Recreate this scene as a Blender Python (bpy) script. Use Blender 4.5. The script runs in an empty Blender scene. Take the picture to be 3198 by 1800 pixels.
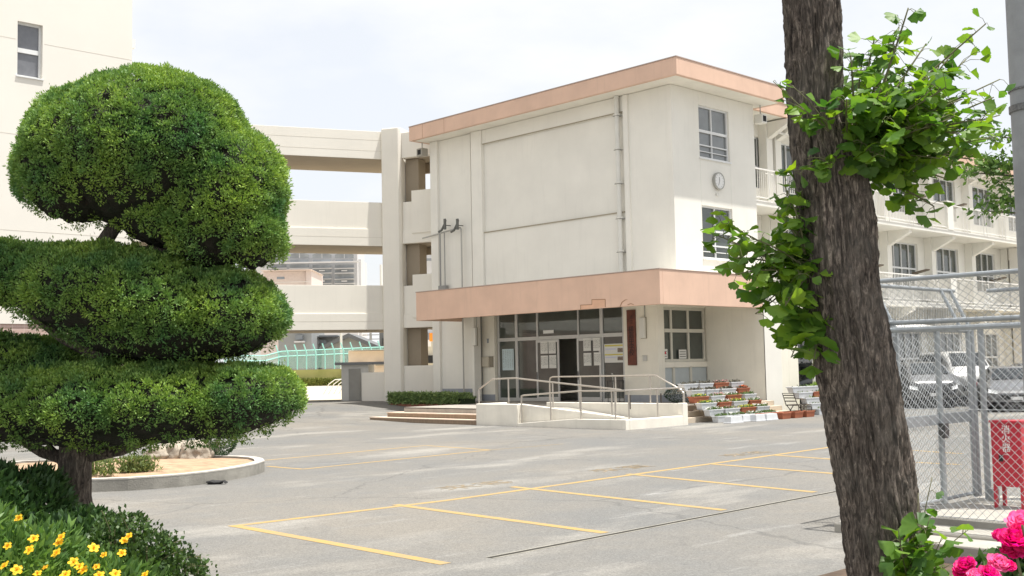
import bpy, math, random
import numpy as np
from mathutils import Vector, Matrix, noise

# ------------------------------------------------------------------ camera
scene = bpy.context.scene
EYE = 1.7
FPX = 3506.78
PITCH, ROLL, YAW = map(math.radians, (4.05338, -1.15977, -45.93526))
_cp, _sp = math.cos(PITCH), math.sin(PITCH)
FW = Vector((math.sin(YAW)*_cp, math.cos(YAW)*_cp, _sp))
_r0 = Vector((math.cos(YAW), -math.sin(YAW), 0))
_u0 = _r0.cross(FW)
RT = _r0*math.cos(ROLL) + _u0*math.sin(ROLL)
UP = -_r0*math.sin(ROLL) + _u0*math.cos(ROLL)
ORG = Vector((0, 0, EYE))
HR = _r0.copy()                                   # horizontal right
HF = Vector((math.sin(YAW), math.cos(YAW), 0))    # horizontal forward
ZU = Vector((0, 0, 1))
cam = bpy.data.objects.new('camera', bpy.data.cameras.new('camera'))
scene.collection.objects.link(cam)
cam.matrix_world = Matrix(((RT.x, UP.x, -FW.x, 0), (RT.y, UP.y, -FW.y, 0), (RT.z, UP.z, -FW.z, EYE), (0, 0, 0, 1)))
cam.data.sensor_width = 36
cam.data.lens = FPX/3198*36
cam.data.clip_start = 0.05
cam.data.clip_end = 5000
scene.camera = cam

# ------------------------------------------------------------------ light
SUN_EL, SUN_AZ = math.radians(73.6), math.radians(36)     # azimuth from +X towards +Y
EXPOSURE = 1.0
sdir = Vector((math.cos(SUN_EL)*math.cos(SUN_AZ), math.cos(SUN_EL)*math.sin(SUN_AZ), math.sin(SUN_EL)))
sl = bpy.data.lights.new('sun', 'SUN')
sl.energy = 3.55
sl.angle = math.radians(0.6)
sl.color = (1.0, 0.965, 0.90)
so = bpy.data.objects.new('sun', sl)
scene.collection.objects.link(so)
so.rotation_euler = sdir.to_track_quat('Z', 'Y').to_euler()
so.location = (0, 0, 30)
world = bpy.data.worlds.new('World')
scene.world = world
world.use_nodes = True
wt = world.node_tree
wt.nodes.clear()
def wn(t): return wt.nodes.new(t)
sky = wn('ShaderNodeTexSky'); sky.sky_type = 'NISHITA'; sky.sun_disc = False
sky.sun_elevation = SUN_EL; sky.sun_rotation = math.pi/2 - SUN_AZ
sky.air_density = 1.0; sky.dust_density = 3.0
tc = wn('ShaderNodeTexCoord'); mp = wn('ShaderNodeMapping'); mp.inputs['Scale'].default_value = (1.0, 1.0, 2.6)
nz = wn('ShaderNodeTexNoise'); nz.inputs['Scale'].default_value = 3.2; nz.inputs['Detail'].default_value = 7; nz.inputs['Roughness'].default_value = 0.55
mr = wn('ShaderNodeMapRange'); mr.inputs['From Min'].default_value = 0.42; mr.inputs['From Max'].default_value = 0.66
mr.inputs['To Min'].default_value = 0.76; mr.inputs['To Max'].default_value = 1.0
mx = wn('ShaderNodeMix'); mx.data_type = 'RGBA'
mul = wn('ShaderNodeMix'); mul.data_type = 'RGBA'; mul.blend_type = 'MULTIPLY'; mul.inputs[0].default_value = 1
bg = wn('ShaderNodeBackground'); wo = wn('ShaderNodeOutputWorld')
L = wt.links.new
L(tc.outputs['Generated'], mp.inputs['Vector']); L(mp.outputs[0], nz.inputs['Vector'])
L(nz.outputs[0], mr.inputs['Value']); L(mr.outputs[0], mx.inputs[0])
L(sky.outputs[0], mx.inputs[6]); mx.inputs[7].default_value = (5.15, 5.2, 5.28, 1)
L(mx.outputs[2], bg.inputs['Color']); bg.inputs['Strength'].default_value = 0.1
L(bg.outputs[0], wo.inputs['Surface'])
scene.view_settings.view_transform = 'Standard'
scene.view_settings.look = 'None'
scene.view_settings.exposure = EXPOSURE
scene.view_settings.gamma = 1
scene.render.engine = 'CYCLES'
scene.cycles.max_bounces = 6
scene.cycles.transparent_max_bounces = 8
rng = np.random.default_rng(7)
random.seed(11)

# ------------------------------------------------------------------ picture helpers (a ray met with a real plane)
def ray(x, y): return FW + RT*((x-1599)/FPX) - UP*((y-900)/FPX)
def at(x, y, t): return ORG + ray(x, y)*t
def onZ(x, y, z=0.0):
    d = ray(x, y); return ORG + d*((z-EYE)/d.z)
def onX(x, y, c):
    d = ray(x, y); return ORG + d*(c/d.x)
def onY(x, y, c):
    d = ray(x, y); return ORG + d*(c/d.y)
DS = 3198/2576
def atD(x, y, t): return at(x*DS, y*DS, t)

# ------------------------------------------------------------------ materials
MATS = {}
def mat(name, col, rough=0.8, var=0.0, vscale=3.0, bump=0.0, bscale=40.0, metal=0.0, ior=1.5, col2=None, stain=0.0, island=0.0, trans=0.0, coat=0.0, emit=None, streak=0.0):
    if name in MATS: return MATS[name]
    m = bpy.data.materials.new(name); MATS[name] = m
    m.use_nodes = True
    nt = m.node_tree; b = nt.nodes['Principled BSDF']; lk = nt.links.new
    b.inputs['Base Color'].default_value = (*col, 1)
    b.inputs['Roughness'].default_value = rough
    b.inputs['Metallic'].default_value = metal
    b.inputs['IOR'].default_value = ior
    if coat: b.inputs['Coat Weight'].default_value = coat
    if emit:
        b.inputs['Emission Color'].default_value = (*emit[:3], 1); b.inputs['Emission Strength'].default_value = emit[3]
    t = nt.nodes.new('ShaderNodeTexCoord'); cur = None
    def mixc(fac_out, a, c, fac=None, blend='MIX'):
        x = nt.nodes.new('ShaderNodeMix'); x.data_type = 'RGBA'; x.blend_type = blend
        if fac_out is not None: lk(fac_out, x.inputs[0])
        else: x.inputs[0].default_value = fac
        for i, q in ((6, a), (7, c)):
            if isinstance(q, tuple): x.inputs[i].default_value = (*q[:3], 1)
            else: lk(q, x.inputs[i])
        return x.outputs[2]
    def noise_n(scale, detail=4, lo=0.35, hi=0.65, vec=None, rough=0.55):
        n = nt.nodes.new('ShaderNodeTexNoise'); n.inputs['Scale'].default_value = scale; n.inputs['Detail'].default_value = detail
        n.inputs['Roughness'].default_value = rough
        lk(vec if vec else t.outputs['Object'], n.inputs['Vector'])
        r = nt.nodes.new('ShaderNodeMapRange'); r.inputs['From Min'].default_value = lo; r.inputs['From Max'].default_value = hi
        lk(n.outputs[0], r.inputs['Value']); return r.outputs[0], n.outputs[0]
    c2 = col2 if col2 else tuple(c*(1-var) for c in col)
    if var or col2:
        f, _ = noise_n(vscale, 6); cur = mixc(f, tuple(min(1, c*(1+var*0.5)) for c in col) if not col2 else col, c2)
    if streak:
        mpn = nt.nodes.new('ShaderNodeMapping'); mpn.inputs['Scale'].default_value = (3.0, 3.0, 0.25); lk(t.outputs['Object'], mpn.inputs['Vector'])
        f, _ = noise_n(2.2, 6, 0.55, 0.8, mpn.outputs[0]); 
        mm = nt.nodes.new('ShaderNodeMath'); mm.operation = 'MULTIPLY'; lk(f, mm.inputs[0]); mm.inputs[1].default_value = streak; mm.use_clamp = True
        cur = mixc(mm.outputs[0], cur if cur else col, tuple(c*0.55 for c in col))
    if stain:
        f, _ = noise_n(0.9, 8, 0.52, 0.75); 
        mm = nt.nodes.new('ShaderNodeMath'); mm.operation = 'MULTIPLY'; lk(f, mm.inputs[0]); mm.inputs[1].default_value = stain; mm.use_clamp = True
        cur = mixc(mm.outputs[0], cur if cur else col, tuple(c*0.45 for c in col))
    if island:
        g = nt.nodes.new('ShaderNodeNewGeometry'); r = nt.nodes.new('ShaderNodeMapRange')
        r.inputs['To Min'].default_value = 1-island; r.inputs['To Max'].default_value = 1+island
        lk(g.outputs['Random Per Island'], r.inputs['Value'])
        h = nt.nodes.new('ShaderNodeHueSaturation'); lk(r.outputs[0], h.inputs['Value'])
        r2 = nt.nodes.new('ShaderNodeMapRange'); r2.inputs['To Min'].default_value = 0.515; r2.inputs['To Max'].default_value = 0.485
        lk(g.outputs['Random Per Island'], r2.inputs['Value']); lk(r2.outputs[0], h.inputs['Hue'])
        if cur: lk(cur, h.inputs['Color'])
        else: h.inputs['Color'].default_value = (*col, 1)
        cur = h.outputs[0]
    if cur: lk(cur, b.inputs['Base Color'])
    if bump:
        _, n = noise_n(bscale, 5); bn = nt.nodes.new('ShaderNodeBump'); bn.inputs['Strength'].default_value = bump; bn.inputs['Distance'].default_value = 0.02
        lk(n, bn.inputs['Height']); lk(bn.outputs[0], b.inputs['Normal'])
    if trans:   # thin leaf: light also passes through
        tr = nt.nodes.new('ShaderNodeBsdfTranslucent'); ms = nt.nodes.new('ShaderNodeMixShader'); ms.inputs[0].default_value = trans
        if cur:
            h2 = nt.nodes.new('ShaderNodeHueSaturation'); h2.inputs['Value'].default_value = 1.5; h2.inputs['Saturation'].default_value = 1.1; h2.inputs['Hue'].default_value = 0.488
            lk(cur, h2.inputs['Color']); lk(h2.outputs[0], tr.inputs['Color'])
        else: tr.inputs['Color'].default_value = (*[min(1, c*1.5) for c in col], 1)
        out = nt.nodes['Material Output']; lk(b.outputs[0], ms.inputs[1]); lk(tr.outputs[0], ms.inputs[2]); lk(ms.outputs[0], out.inputs['Surface'])
    return m

WALL = mat('cream_stucco', (0.80, 0.78, 0.715), 0.9, var=0.05, vscale=0.7, bump=0.12, bscale=60, streak=0.12)
WALLP = mat('cream_stucco_porch', (0.84, 0.80, 0.69), 0.9, var=0.06, vscale=1.0, bump=0.12, bscale=60, streak=0.2)
WALLR = mat('cream_stucco_corridor', (0.80, 0.765, 0.685), 0.9, var=0.04, vscale=0.6, bump=0.1, bscale=60, streak=0.1)
WHITEW = mat('pale_yellow_wall', (0.76, 0.73, 0.665), 0.9, var=0.03, vscale=0.4, bump=0.06, bscale=60)
SOFFIT = mat('soffit_paint', (0.82, 0.79, 0.71), 0.9, var=0.06, vscale=1.5, streak=0.15)
SOFFIT_SHADE = mat('corridor_shade_tone', (0.30, 0.25, 0.185), 0.9, var=0.06, vscale=1.5)  # shade under the galleries and in the stair opening is put into this colour
PEACH = mat('peach_fascia_paint', (0.69, 0.475, 0.36), 0.78, var=0.07, vscale=1.1, bump=0.06, bscale=30, stain=0.10, streak=0.22)
GROOVE = mat('groove_dirt', (0.30, 0.27, 0.21), 0.9)
DADO = mat('grey_blue_dado', (0.33, 0.35, 0.38), 0.85, var=0.1, vscale=3)
ALU = mat('aluminium_frame', (0.55, 0.55, 0.53), 0.4, metal=0.25, var=0.05)
WFR = mat('white_window_frame', (0.72, 0.73, 0.73), 0.5, var=0.04)
GLASS = mat('window_glass', (0.07, 0.082, 0.072), 0.04, ior=1.75, var=0.3, vscale=0.9)
GLASSL = mat('pale_curtained_glass', (0.17, 0.185, 0.19), 0.05, ior=1.8, var=0.25, vscale=1.2)
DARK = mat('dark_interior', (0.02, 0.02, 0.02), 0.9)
CURT = mat('pale_curtain', (0.5, 0.5, 0.48), 0.9, var=0.15, vscale=6)
STEEL = mat('galvanised_steel', (0.34, 0.365, 0.38), 0.45, metal=0.5, var=0.12, vscale=12)
STAIN = mat('handrail_steel', (0.50, 0.46, 0.41), 0.32, metal=0.7, var=0.08, vscale=8)
WPIPE = mat('cream_pipe_paint', (0.68, 0.67, 0.62), 0.6, var=0.05)
GPIPE = mat('grey_conduit', (0.28, 0.28, 0.27), 0.55)
RAILW = mat('white_railing_paint', (0.78, 0.76, 0.72), 0.55, var=0.05)
CONC = mat('pale_concrete', (0.50, 0.47, 0.42), 0.9, var=0.12, vscale=2.5, bump=0.25, bscale=50, stain=0.15)
CONCG = mat('grey_concrete', (0.30, 0.285, 0.25), 0.92, var=0.25, vscale=3.0, bump=0.35, bscale=40, stain=0.35)
RAMPW = mat('ramp_wall_paint', (0.80, 0.76, 0.67), 0.85, var=0.08, vscale=2, bump=0.12, bscale=50, streak=0.18)
FLOORT = mat('porch_floor_tile', (0.36, 0.33, 0.29), 0.8, var=0.15, vscale=4)
SLAB = mat('walkway_slab', (0.36, 0.34, 0.30), 0.9, var=0.12, vscale=3, bump=0.2)
YEL = mat('yellow_road_paint', (0.40, 0.265, 0.085), 0.85, col2=(0.33, 0.24, 0.12), vscale=5)
YEL2 = mat('faded_road_paint', (0.27, 0.20, 0.11), 0.9, col2=(0.20, 0.175, 0.14), vscale=9)
BLACK = mat('black_rubber', (0.02, 0.02, 0.02), 0.7)
RED = mat('red_enamel', (0.50, 0.018, 0.04), 0.4, var=0.12, vscale=6, coat=0.2)
WTXT = mat('white_lettering', (0.8, 0.8, 0.78), 0.6)
DTXT = mat('dark_lettering', (0.03, 0.02, 0.02), 0.8)
PAPER = mat('paper', (0.72, 0.71, 0.66), 0.9, var=0.04)
PAPERB = mat('pale_blue_paper', (0.55, 0.66, 0.68), 0.9, var=0.04)
WOOD = mat('red_brown_board', (0.15, 0.042, 0.022), 0.6, var=0.35, vscale=5)
def _rampname():
    # reddish board darker towards its weathered lower half
    return WOOD
SOILT = mat('island_soil', (0.40, 0.27, 0.17), 0.95, var=0.3, vscale=5, bump=0.5, bscale=20)
SOIL = mat('dark_soil', (0.09, 0.06, 0.04), 0.95, var=0.3, vscale=9)
ROCK = mat('boulder_stone', (0.42, 0.37, 0.30), 0.95, var=0.4, vscale=6, bump=0.6, bscale=18, stain=0.4)
PLW = mat('white_planter_plastic', (0.60, 0.615, 0.63), 0.5, var=0.06, vscale=6, stain=0.12)
PLB = mat('terracotta_planter_plastic', (0.36, 0.115, 0.055), 0.6, var=0.12, vscale=6, stain=0.1)
IRON = mat('dark_wrought_iron', (0.045, 0.035, 0.025), 0.6)

def asphalt():
    m = bpy.data.materials.new('worn_asphalt'); m.use_nodes = True
    nt = m.node_tree; b = nt.nodes['Principled BSDF']; lk = nt.links.new
    t = nt.nodes.new('ShaderNodeTexCoord')
    def noi(s, d, lo, hi, r=0.6, sc=None, dist=0):
        n = nt.nodes.new('ShaderNodeTexNoise'); n.inputs['Scale'].default_value = s; n.inputs['Detail'].default_value = d; n.inputs['Roughness'].default_value = r
        n.inputs['Distortion'].default_value = dist
        v = t.outputs['Object']
        if sc:
            mpn = nt.nodes.new('ShaderNodeMapping'); mpn.inputs['Scale'].default_value = sc; mpn.inputs['Rotation'].default_value = (0, 0, 0.12); lk(v, mpn.inputs[0]); v = mpn.outputs[0]
        lk(v, n.inputs['Vector'])
        q = nt.nodes.new('ShaderNodeMapRange'); q.inputs['From Min'].default_value = lo; q.inputs['From Max'].default_value = hi; lk(n.outputs[0], q.inputs['Value'])
        return q.outputs[0]
    def mixc(f, a, c, blend='MIX'):
        x = nt.nodes.new('ShaderNodeMix'); x.data_type = 'RGBA'; x.blend_type = blend; lk(f, x.inputs[0])
        for i, q in ((6, a), (7, c)):
            if isinstance(q, tuple): x.inputs[i].default_value = (*q, 1)
            else: lk(q, x.inputs[i])
        return x.outputs[2]
    def mulf(f, k):
        q = nt.nodes.new('ShaderNodeMath'); q.operation = 'MULTIPLY'; lk(f, q.inputs[0]); q.inputs[1].default_value = k; return q.outputs[0]
    base = mixc(noi(0.22, 6, 0.38, 0.62), (0.146, 0.145, 0.139), (0.190, 0.176, 0.153))
    base = mixc(mulf(noi(1.3, 7, 0.45, 0.7, dist=0.4), 0.5), base, (0.145, 0.146, 0.143))
    # pale dusty wear, stretched along the traffic direction
    base = mixc(mulf(noi(0.55, 9, 0.54, 0.70, 0.62, (1.0, 0.35, 1)), 0.85), base, (0.30, 0.285, 0.255))
    base = mixc(mulf(noi(2.2, 9, 0.60, 0.74, 0.65, (1.0, 0.16, 1)), 0.8), base, (0.30, 0.295, 0.28))
    base = mixc(mulf(noi(0.9, 6, 0.64, 0.74, 0.6, None, 1.0), 0.5), base, (0.095, 0.093, 0.09))
    # aggregate
    ag = nt.nodes.new('ShaderNodeTexVoronoi'); ag.inputs['Scale'].default_value = 75; lk(t.outputs['Object'], ag.inputs['Vector'])
    r = nt.nodes.new('ShaderNodeMapRange'); r.inputs['To Min'].default_value = 0.72; r.inputs['To Max'].default_value = 1.28; lk(ag.outputs['Color'], r.inputs['Value'])
    gm = nt.nodes.new('ShaderNodeCombineColor'); [lk(r.outputs[0], gm.inputs[i]) for i in range(3)]
    one = nt.nodes.new('ShaderNodeValue'); one.outputs[0].default_value = 1
    base = mixc(one.outputs[0], base, gm.outputs[0], 'MULTIPLY')
    # fine cracks
    vo = nt.nodes.new('ShaderNodeTexVoronoi'); vo.feature = 'DISTANCE_TO_EDGE'; vo.inputs['Scale'].default_value = 0.16; vo.inputs['Randomness'].default_value = 1
    nn = nt.nodes.new('ShaderNodeTexNoise'); nn.inputs['Scale'].default_value = 1.2; nn.inputs['Detail'].default_value = 6; lk(t.outputs['Object'], nn.inputs['Vector'])
    vm = nt.nodes.new('ShaderNodeVectorMath'); vm.operation = 'MULTIPLY_ADD'; lk(nn.outputs['Color'], vm.inputs[0]); vm.inputs[1].default_value = (1.0, 1.0, 0); lk(t.outputs['Object'], vm.inputs[2]); lk(vm.outputs[0], vo.inputs['Vector'])
    cr = nt.nodes.new('ShaderNodeMapRange'); cr.inputs['From Min'].default_value = 0.0; cr.inputs['From Max'].default_value = 0.006; cr.inputs['To Min'].default_value = 0.45; cr.inputs['To Max'].default_value = 0
    lk(vo.outputs['Distance'], cr.inputs['Value'])
    base = mixc(cr.outputs[0], base, (0.06, 0.06, 0.058))
    lk(base, b.inputs['Base Color']); b.inputs['Roughness'].default_value = 0.92
    bn = nt.nodes.new('ShaderNodeBump'); bn.inputs['Strength'].default_value = 0.4; bn.inputs['Distance'].default_value = 0.006
    lk(ag.outputs['Distance'], bn.inputs['Height']); lk(bn.outputs[0], b.inputs['Normal'])
    return m

def tiles(name, col, mortar, w=0.1, h=0.05, axis='xz'):
    m = bpy.data.materials.new(name); m.use_nodes = True
    nt = m.node_tree; b = nt.nodes['Principled BSDF']; lk = nt.links.new
    t = nt.nodes.new('ShaderNodeTexCoord'); s = nt.nodes.new('ShaderNodeSeparateXYZ'); c = nt.nodes.new('ShaderNodeCombineXYZ')
    lk(t.outputs['Object'], s.inputs[0])
    ad = nt.nodes.new('ShaderNodeMath'); ad.operation = 'ADD'; lk(s.outputs['X'], ad.inputs[0]); lk(s.outputs['Y'], ad.inputs[1])
    lk(ad.outputs[0] if axis == 'xz' else s.outputs['X'], c.inputs[0]); lk(s.outputs['Z'] if axis == 'xz' else s.outputs['Y'], c.inputs[1])
    br = nt.nodes.new('ShaderNodeTexBrick'); br.offset = 0 if axis != 'brick' else 0.5
    br.inputs['Scale'].default_value = 1; br.inputs['Brick Width'].default_value = w; br.inputs['Row Height'].default_value = h
    br.inputs['Mortar Size'].default_value = 0.007; br.inputs['Color1'].default_value = (*col, 1)
    br.inputs['Color2'].default_value = (*[x*0.85 for x in col], 1); br.inputs['Mortar'].default_value = (*mortar, 1)
    lk(c.outputs[0], br.inputs['Vector']); lk(br.outputs['Color'], b.inputs['Base Color']); b.inputs['Roughness'].default_value = 0.8
    return m
ASPH = asphalt()
RISER = tiles('tan_riser_tile', (0.30, 0.22, 0.15), (0.22, 0.15, 0.10), 0.075, 0.5)
NOSE = mat('pale_step_nosing', (0.62, 0.50, 0.40), 0.85, var=0.1, vscale=5)
PINKT = tiles('pink_wall_tile', (0.50, 0.36, 0.31), (0.60, 0.50, 0.45), 0.4, 0.12)
SAND = mat('school_field_sand', (0.56, 0.49, 0.38), 0.95, var=0.1, vscale=0.3)
TRACKS = []

# ------------------------------------------------------------------ mesh builder
def link(o): scene.collection.objects.link(o); return o
class MB:
    def __init__(s): s.v = []; s.f = []
    def add(s, vs, fs):
        n = len(s.v); s.v += [tuple(p) for p in vs]; s.f += [tuple(i+n for i in f) for f in fs]; return s
    def box(s, x0, x1, y0, y1, z0, z1):
        if x0 > x1: x0, x1 = x1, x0
        if y0 > y1: y0, y1 = y1, y0
        if z0 > z1: z0, z1 = z1, z0
        return s.add([(x0,y0,z0),(x1,y0,z0),(x1,y1,z0),(x0,y1,z0),(x0,y0,z1),(x1,y0,z1),(x1,y1,z1),(x0,y1,z1)],
                     [(3,2,1,0),(4,5,6,7),(0,1,5,4),(1,2,6,5),(2,3,7,6),(3,0,4,7)])
    def obox(s, c, ax, ay, az):      # centre and half axes
        c, ax, ay, az = map(Vector, (c, ax, ay, az))
        P = [c+ax*i+ay*j+az*k for k in (-1, 1) for i, j in ((-1,-1),(1,-1),(1,1),(-1,1))]
        return s.add(P, [(3,2,1,0),(4,5,6,7),(0,1,5,4),(1,2,6,5),(2,3,7,6),(3,0,4,7)])
    def beam(s, p, q, z0, z1, n, d0, d1):   # wall between plan points p,q; thickness from d0 to d1 along n
        n = Vector((n[0], n[1], 0)); p = Vector((p[0], p[1], 0)); q = Vector((q[0], q[1], 0))
        B = [p+n*d0, q+n*d0, q+n*d1, p+n*d1]
        return s.prism(B, z0, z1)
    def prism(s, pts, z0, z1):
        n = len(pts); V = [(p[0], p[1], z0) for p in pts] + [(p[0], p[1], z1) for p in pts]
        a = sum(pts[i][0]*pts[(i+1) % n][1]-pts[(i+1) % n][0]*pts[i][1] for i in range(n))
        fs = [tuple(range(n-1, -1, -1)), tuple(range(n, 2*n))] + [(i, (i+1) % n, (i+1) % n+n, i+n) for i in range(n)]
        if a < 0: fs = [f[::-1] for f in fs]
        return s.add(V, fs)
    def extr(s, pts, d):   # polygon of 3D points extruded by vector d
        n = len(pts); P = [Vector(p) for p in pts]; d = Vector(d)
        return s.add(P+[p+d for p in P], [tuple(range(n-1, -1, -1)), tuple(range(n, 2*n))] + [(i, (i+1) % n, (i+1) % n+n, i+n) for i in range(n)])
    def tube(s, pts, r, n=8, cap=True):
        P = [Vector(p) for p in pts]; R = r if isinstance(r, (list, tuple)) else [r]*len(P)
        V = []; F = []; prev = None
        for i, p in enumerate(P):
            d = (P[min(i+1, len(P)-1)]-P[max(i-1, 0)]).normalized()
            if prev is None:
                a = d.cross(Vector((0, 0, 1))); a = a.normalized() if a.length > 1e-4 else Vector((1, 0, 0))
            else: a = (prev - d*prev.dot(d)).normalized()
            prev = a; b = d.cross(a)
            V += [p+(a*math.cos(2*math.pi*k/n)+b*math.sin(2*math.pi*k/n))*R[i] for k in range(n)]
        for i in range(len(P)-1):
            for k in range(n): F.append((i*n+k, i*n+(k+1) % n, (i+1)*n+(k+1) % n, (i+1)*n+k))
        if cap: F += [tuple(range(n-1, -1, -1)), tuple((len(P)-1)*n+k for k in range(n))]
        return s.add(V, F)
    def lathe(s, prof, c=(0, 0, 0), n=20, axis=None):
        V = []; F = []; M = axis if axis else Matrix.Identity(3)
        for r, z in prof: V += [Vector(c)+M@Vector((r*math.cos(2*math.pi*k/n), r*math.sin(2*math.pi*k/n), z)) for k in range(n)]
        for i in range(len(prof)-1):
            for k in range(n): F.append((i*n+k, i*n+(k+1) % n, (i+1)*n+(k+1) % n, (i+1)*n+k))
        F += [tuple(range(n-1, -1, -1)), tuple((len(prof)-1)*n+k for k in range(n))]
        return s.add(V, F)
    def build(s, name, m, parent=None, smooth=False, bevel=0.0):
        me = bpy.data.meshes.new(name)
        off = root_loc(parent) if parent else Vector((0, 0, 0))
        me.from_pydata([(v[0]-off.x, v[1]-off.y, v[2]-off.z) for v in s.v], [], s.f)
        me.materials.append(m)
        if smooth: me.shade_smooth()
        me.update()
        o = link(bpy.data.objects.new(name, me))
        if parent: o.parent = parent
        if smooth == 2:
            me.set_sharp_from_angle(angle=math.radians(35))
        if bevel:
            md = o.modifiers.new('bevel', 'BEVEL'); md.width = bevel; md.segments = 2; md.limit_method = 'ANGLE'
        return o
def root_loc(p):
    while p.parent: p = p.parent
    return Vector(p.location)
def np_mesh(name, V, F, m, parent=None, smooth=False):
    """V (N,3) floats, F (M,k) ints"""
    V = np.asarray(V, np.float32); F = np.asarray(F, np.int32)
    if parent: V = V - np.array(root_loc(parent), np.float32)
    me = bpy.data.meshes.new(name); k = F.shape[1]
    me.vertices.add(len(V)); me.vertices.foreach_set('co', V.ravel())
    me.loops.add(F.size); me.loops.foreach_set('vertex_index', F.ravel())
    me.polygons.add(len(F)); me.polygons.foreach_set('loop_start', np.arange(0, F.size, k, dtype=np.int32))
    me.update(calc_edges=True); me.validate()
    me.materials.append(m)
    if smooth: me.shade_smooth()
    o = link(bpy.data.objects.new(name, me))
    if parent: o.parent = parent
    return o
def tag(o, label=None, cat=None, group=None, kind=None):
    if label: o['label'] = label
    if cat: o['category'] = cat
    if group: o['group'] = group
    if kind: o['kind'] = kind
    return o
def thing(name, loc, label, cat, group=None):
    o = link(bpy.data.objects.new(name, None)); o.location = loc; o.empty_display_size = 0.2
    return tag(o, label, cat, group)
def copy_tree(o, parent=None):
    c = link(o.copy()); c.parent = parent
    for ch in [x for x in bpy.data.objects if x.parent == o]: copy_tree(ch, c)
    return c
def text_obj(name, body, size, M, m, parent=None, thick=0.002, font_scale=(1, 1)):
    cu = bpy.data.curves.new(name, 'FONT'); cu.body = body; cu.size = size; cu.extrude = thick; cu.align_x = 'CENTER'; cu.align_y = 'CENTER'
    tmp = link(bpy.data.objects.new(name+'_tmp', cu)); bpy.context.view_layer.update()
    me = bpy.data.meshes.new_from_object(tmp.evaluated_get(bpy.context.evaluated_depsgraph_get()))
    bpy.data.objects.remove(tmp)
    me.transform(Matrix.Diagonal((font_scale[0], font_scale[1], 1, 1)))
    me.transform(M)
    if parent: me.transform(Matrix.Translation(-root_loc(parent)))
    me.materials.clear(); me.materials.append(m)
    o = link(bpy.data.objects.new(name, me))
    if parent: o.parent = parent
    return o
def frameM(origin, xdir, ydir):
    x = Vector(xdir).normalized(); y = Vector(ydir).normalized(); z = x.cross(y)
    return Matrix(((x.x, y.x, z.x, origin[0]), (x.y, y.y, z.y, origin[1]), (x.z, y.z, z.z, origin[2]), (0, 0, 0, 1)))
# ------------------------------------------------------------------ ground
def gh(x, y):       # the yard rises gently to the back left
    t = min(1, max(0, (-28.5-x)/9.0)); t = t*t*(3-2*t)
    return 0.45*t if y > -20 else 0
def sheet(name, m, P0, du, dv, nu, nv, z, step=1.0, kind='structure'):
    V = []; F = []
    for j in range(nv+1):
        for i in range(nu+1):
            p = Vector(P0)+Vector(du)*(i*step)+Vector(dv)*(j*step); V.append((p.x, p.y, gh(p.x, p.y)+z))
    for j in range(nv):
        for i in range(nu): a = j*(nu+1)+i; F.append((a, a+1, a+nu+2, a+nu+1))
    mb = MB(); mb.v = V; mb.f = F; o = mb.build(name, m, smooth=True); o['kind'] = kind; return o
bA = at(866, 1258, 47); bB = at(1130, 1250.5, 47.5)
du = Vector((bB.x-bA.x, bB.y-bA.y, 0)).normalized(); dv = Vector((du.y, -du.x, 0))
if dv.dot(HF) > 0: dv = -dv
start = Vector((bB.x, bB.y, 0)) - du*70
sheet('yard_asphalt', ASPH, start, du, dv, 65, 40, 0.0, 2.0)
g = MB(); g.add([(-2500, -2500, 0.41), (2500, -2500, 0.41), (2500, 2500, 0.41), (-2500, 2500, 0.41)], [(0, 1, 2, 3)])
# far field lies beyond the asphalt edge; near the yard it is cut away below
fa = Vector((bB.x, bB.y, 0)) - du*400; fb = Vector((bB.x, bB.y, 0)) + du*1500; bk = -dv
g = MB(); q = [fa, fb, fb+bk*2500, fa+bk*2500]
g.add([(p.x, p.y, 0.425) for p in q], [(0, 1, 2, 3)]); g.build('sports_field', SAND)['kind'] = 'structure'
g = MB(); g.add([(-300, -300, -0.06), (1500, -300, -0.06), (1500, 1500, -0.06), (-300, 1500, -0.06)], [(0, 1, 2, 3)])
g.build('ground', CONCG)['kind'] = 'structure'
k = MB(); e0 = bA-du*25; e1 = bB+du*0.3
k.beam((e0.x, e0.y), (e1.x, e1.y), 0.38, 0.50, (dv.x, dv.y), -0.12, 0.02); o = k.build('field_kerb', GROOVE); o['kind'] = 'structure'

# painted markings: one marking object per bay line group
def line(mb, p, q, w=0.1, z=0.004):
    z = 0.0015+z*0.12
    p = Vector((p[0], p[1], 0)); q = Vector((q[0], q[1], 0)); d = (q-p).normalized(); n = Vector((-d.y, d.x, 0))*w/2
    N = max(1, int((q-p).length/0.5)); V = []; F = []
    for i in range(N+1):
        c = p.lerp(q, i/N)
        for sgn in (1, -1):
            a = c+n*sgn; V.append((a.x, a.y, gh(a.x, a.y)+z))
    for i in range(N): F.append((2*i, 2*i+1, 2*i+3, 2*i+2))
    mb.add(V, F)
mk = MB()
def G(x, y): p = onZ(x, y); return (p.x, p.y)
c0 = G(735, 1643); cfar = G(2596, 1397)
line(mk, G(718, 1645), c0, 0.13); line(mk, c0, G(1400, 1563), 0.115, 0.006); line(mk, G(1400, 1563), cfar, 0.115, 0.0065)
for i, (a, b) in enumerate([((735, 1643), (1392, 1762)), ((1235, 1577), (1890, 1665)), ((1600, 1521), (2262, 1594)), ((1960, 1481), (2545, 1538)), ((2222, 1450), (2620, 1481)), ((2415, 1422), (2640, 1438)), ((2800, 1404), (3005, 1418)), ((2800, 1442), (3000, 1452))]):
    line(mk, G(*a), G(*b), 0.125, 0.010+0.0004*i)
mk.build('bay_markings', YEL)['kind'] = 'structure'
mk = MB()
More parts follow.
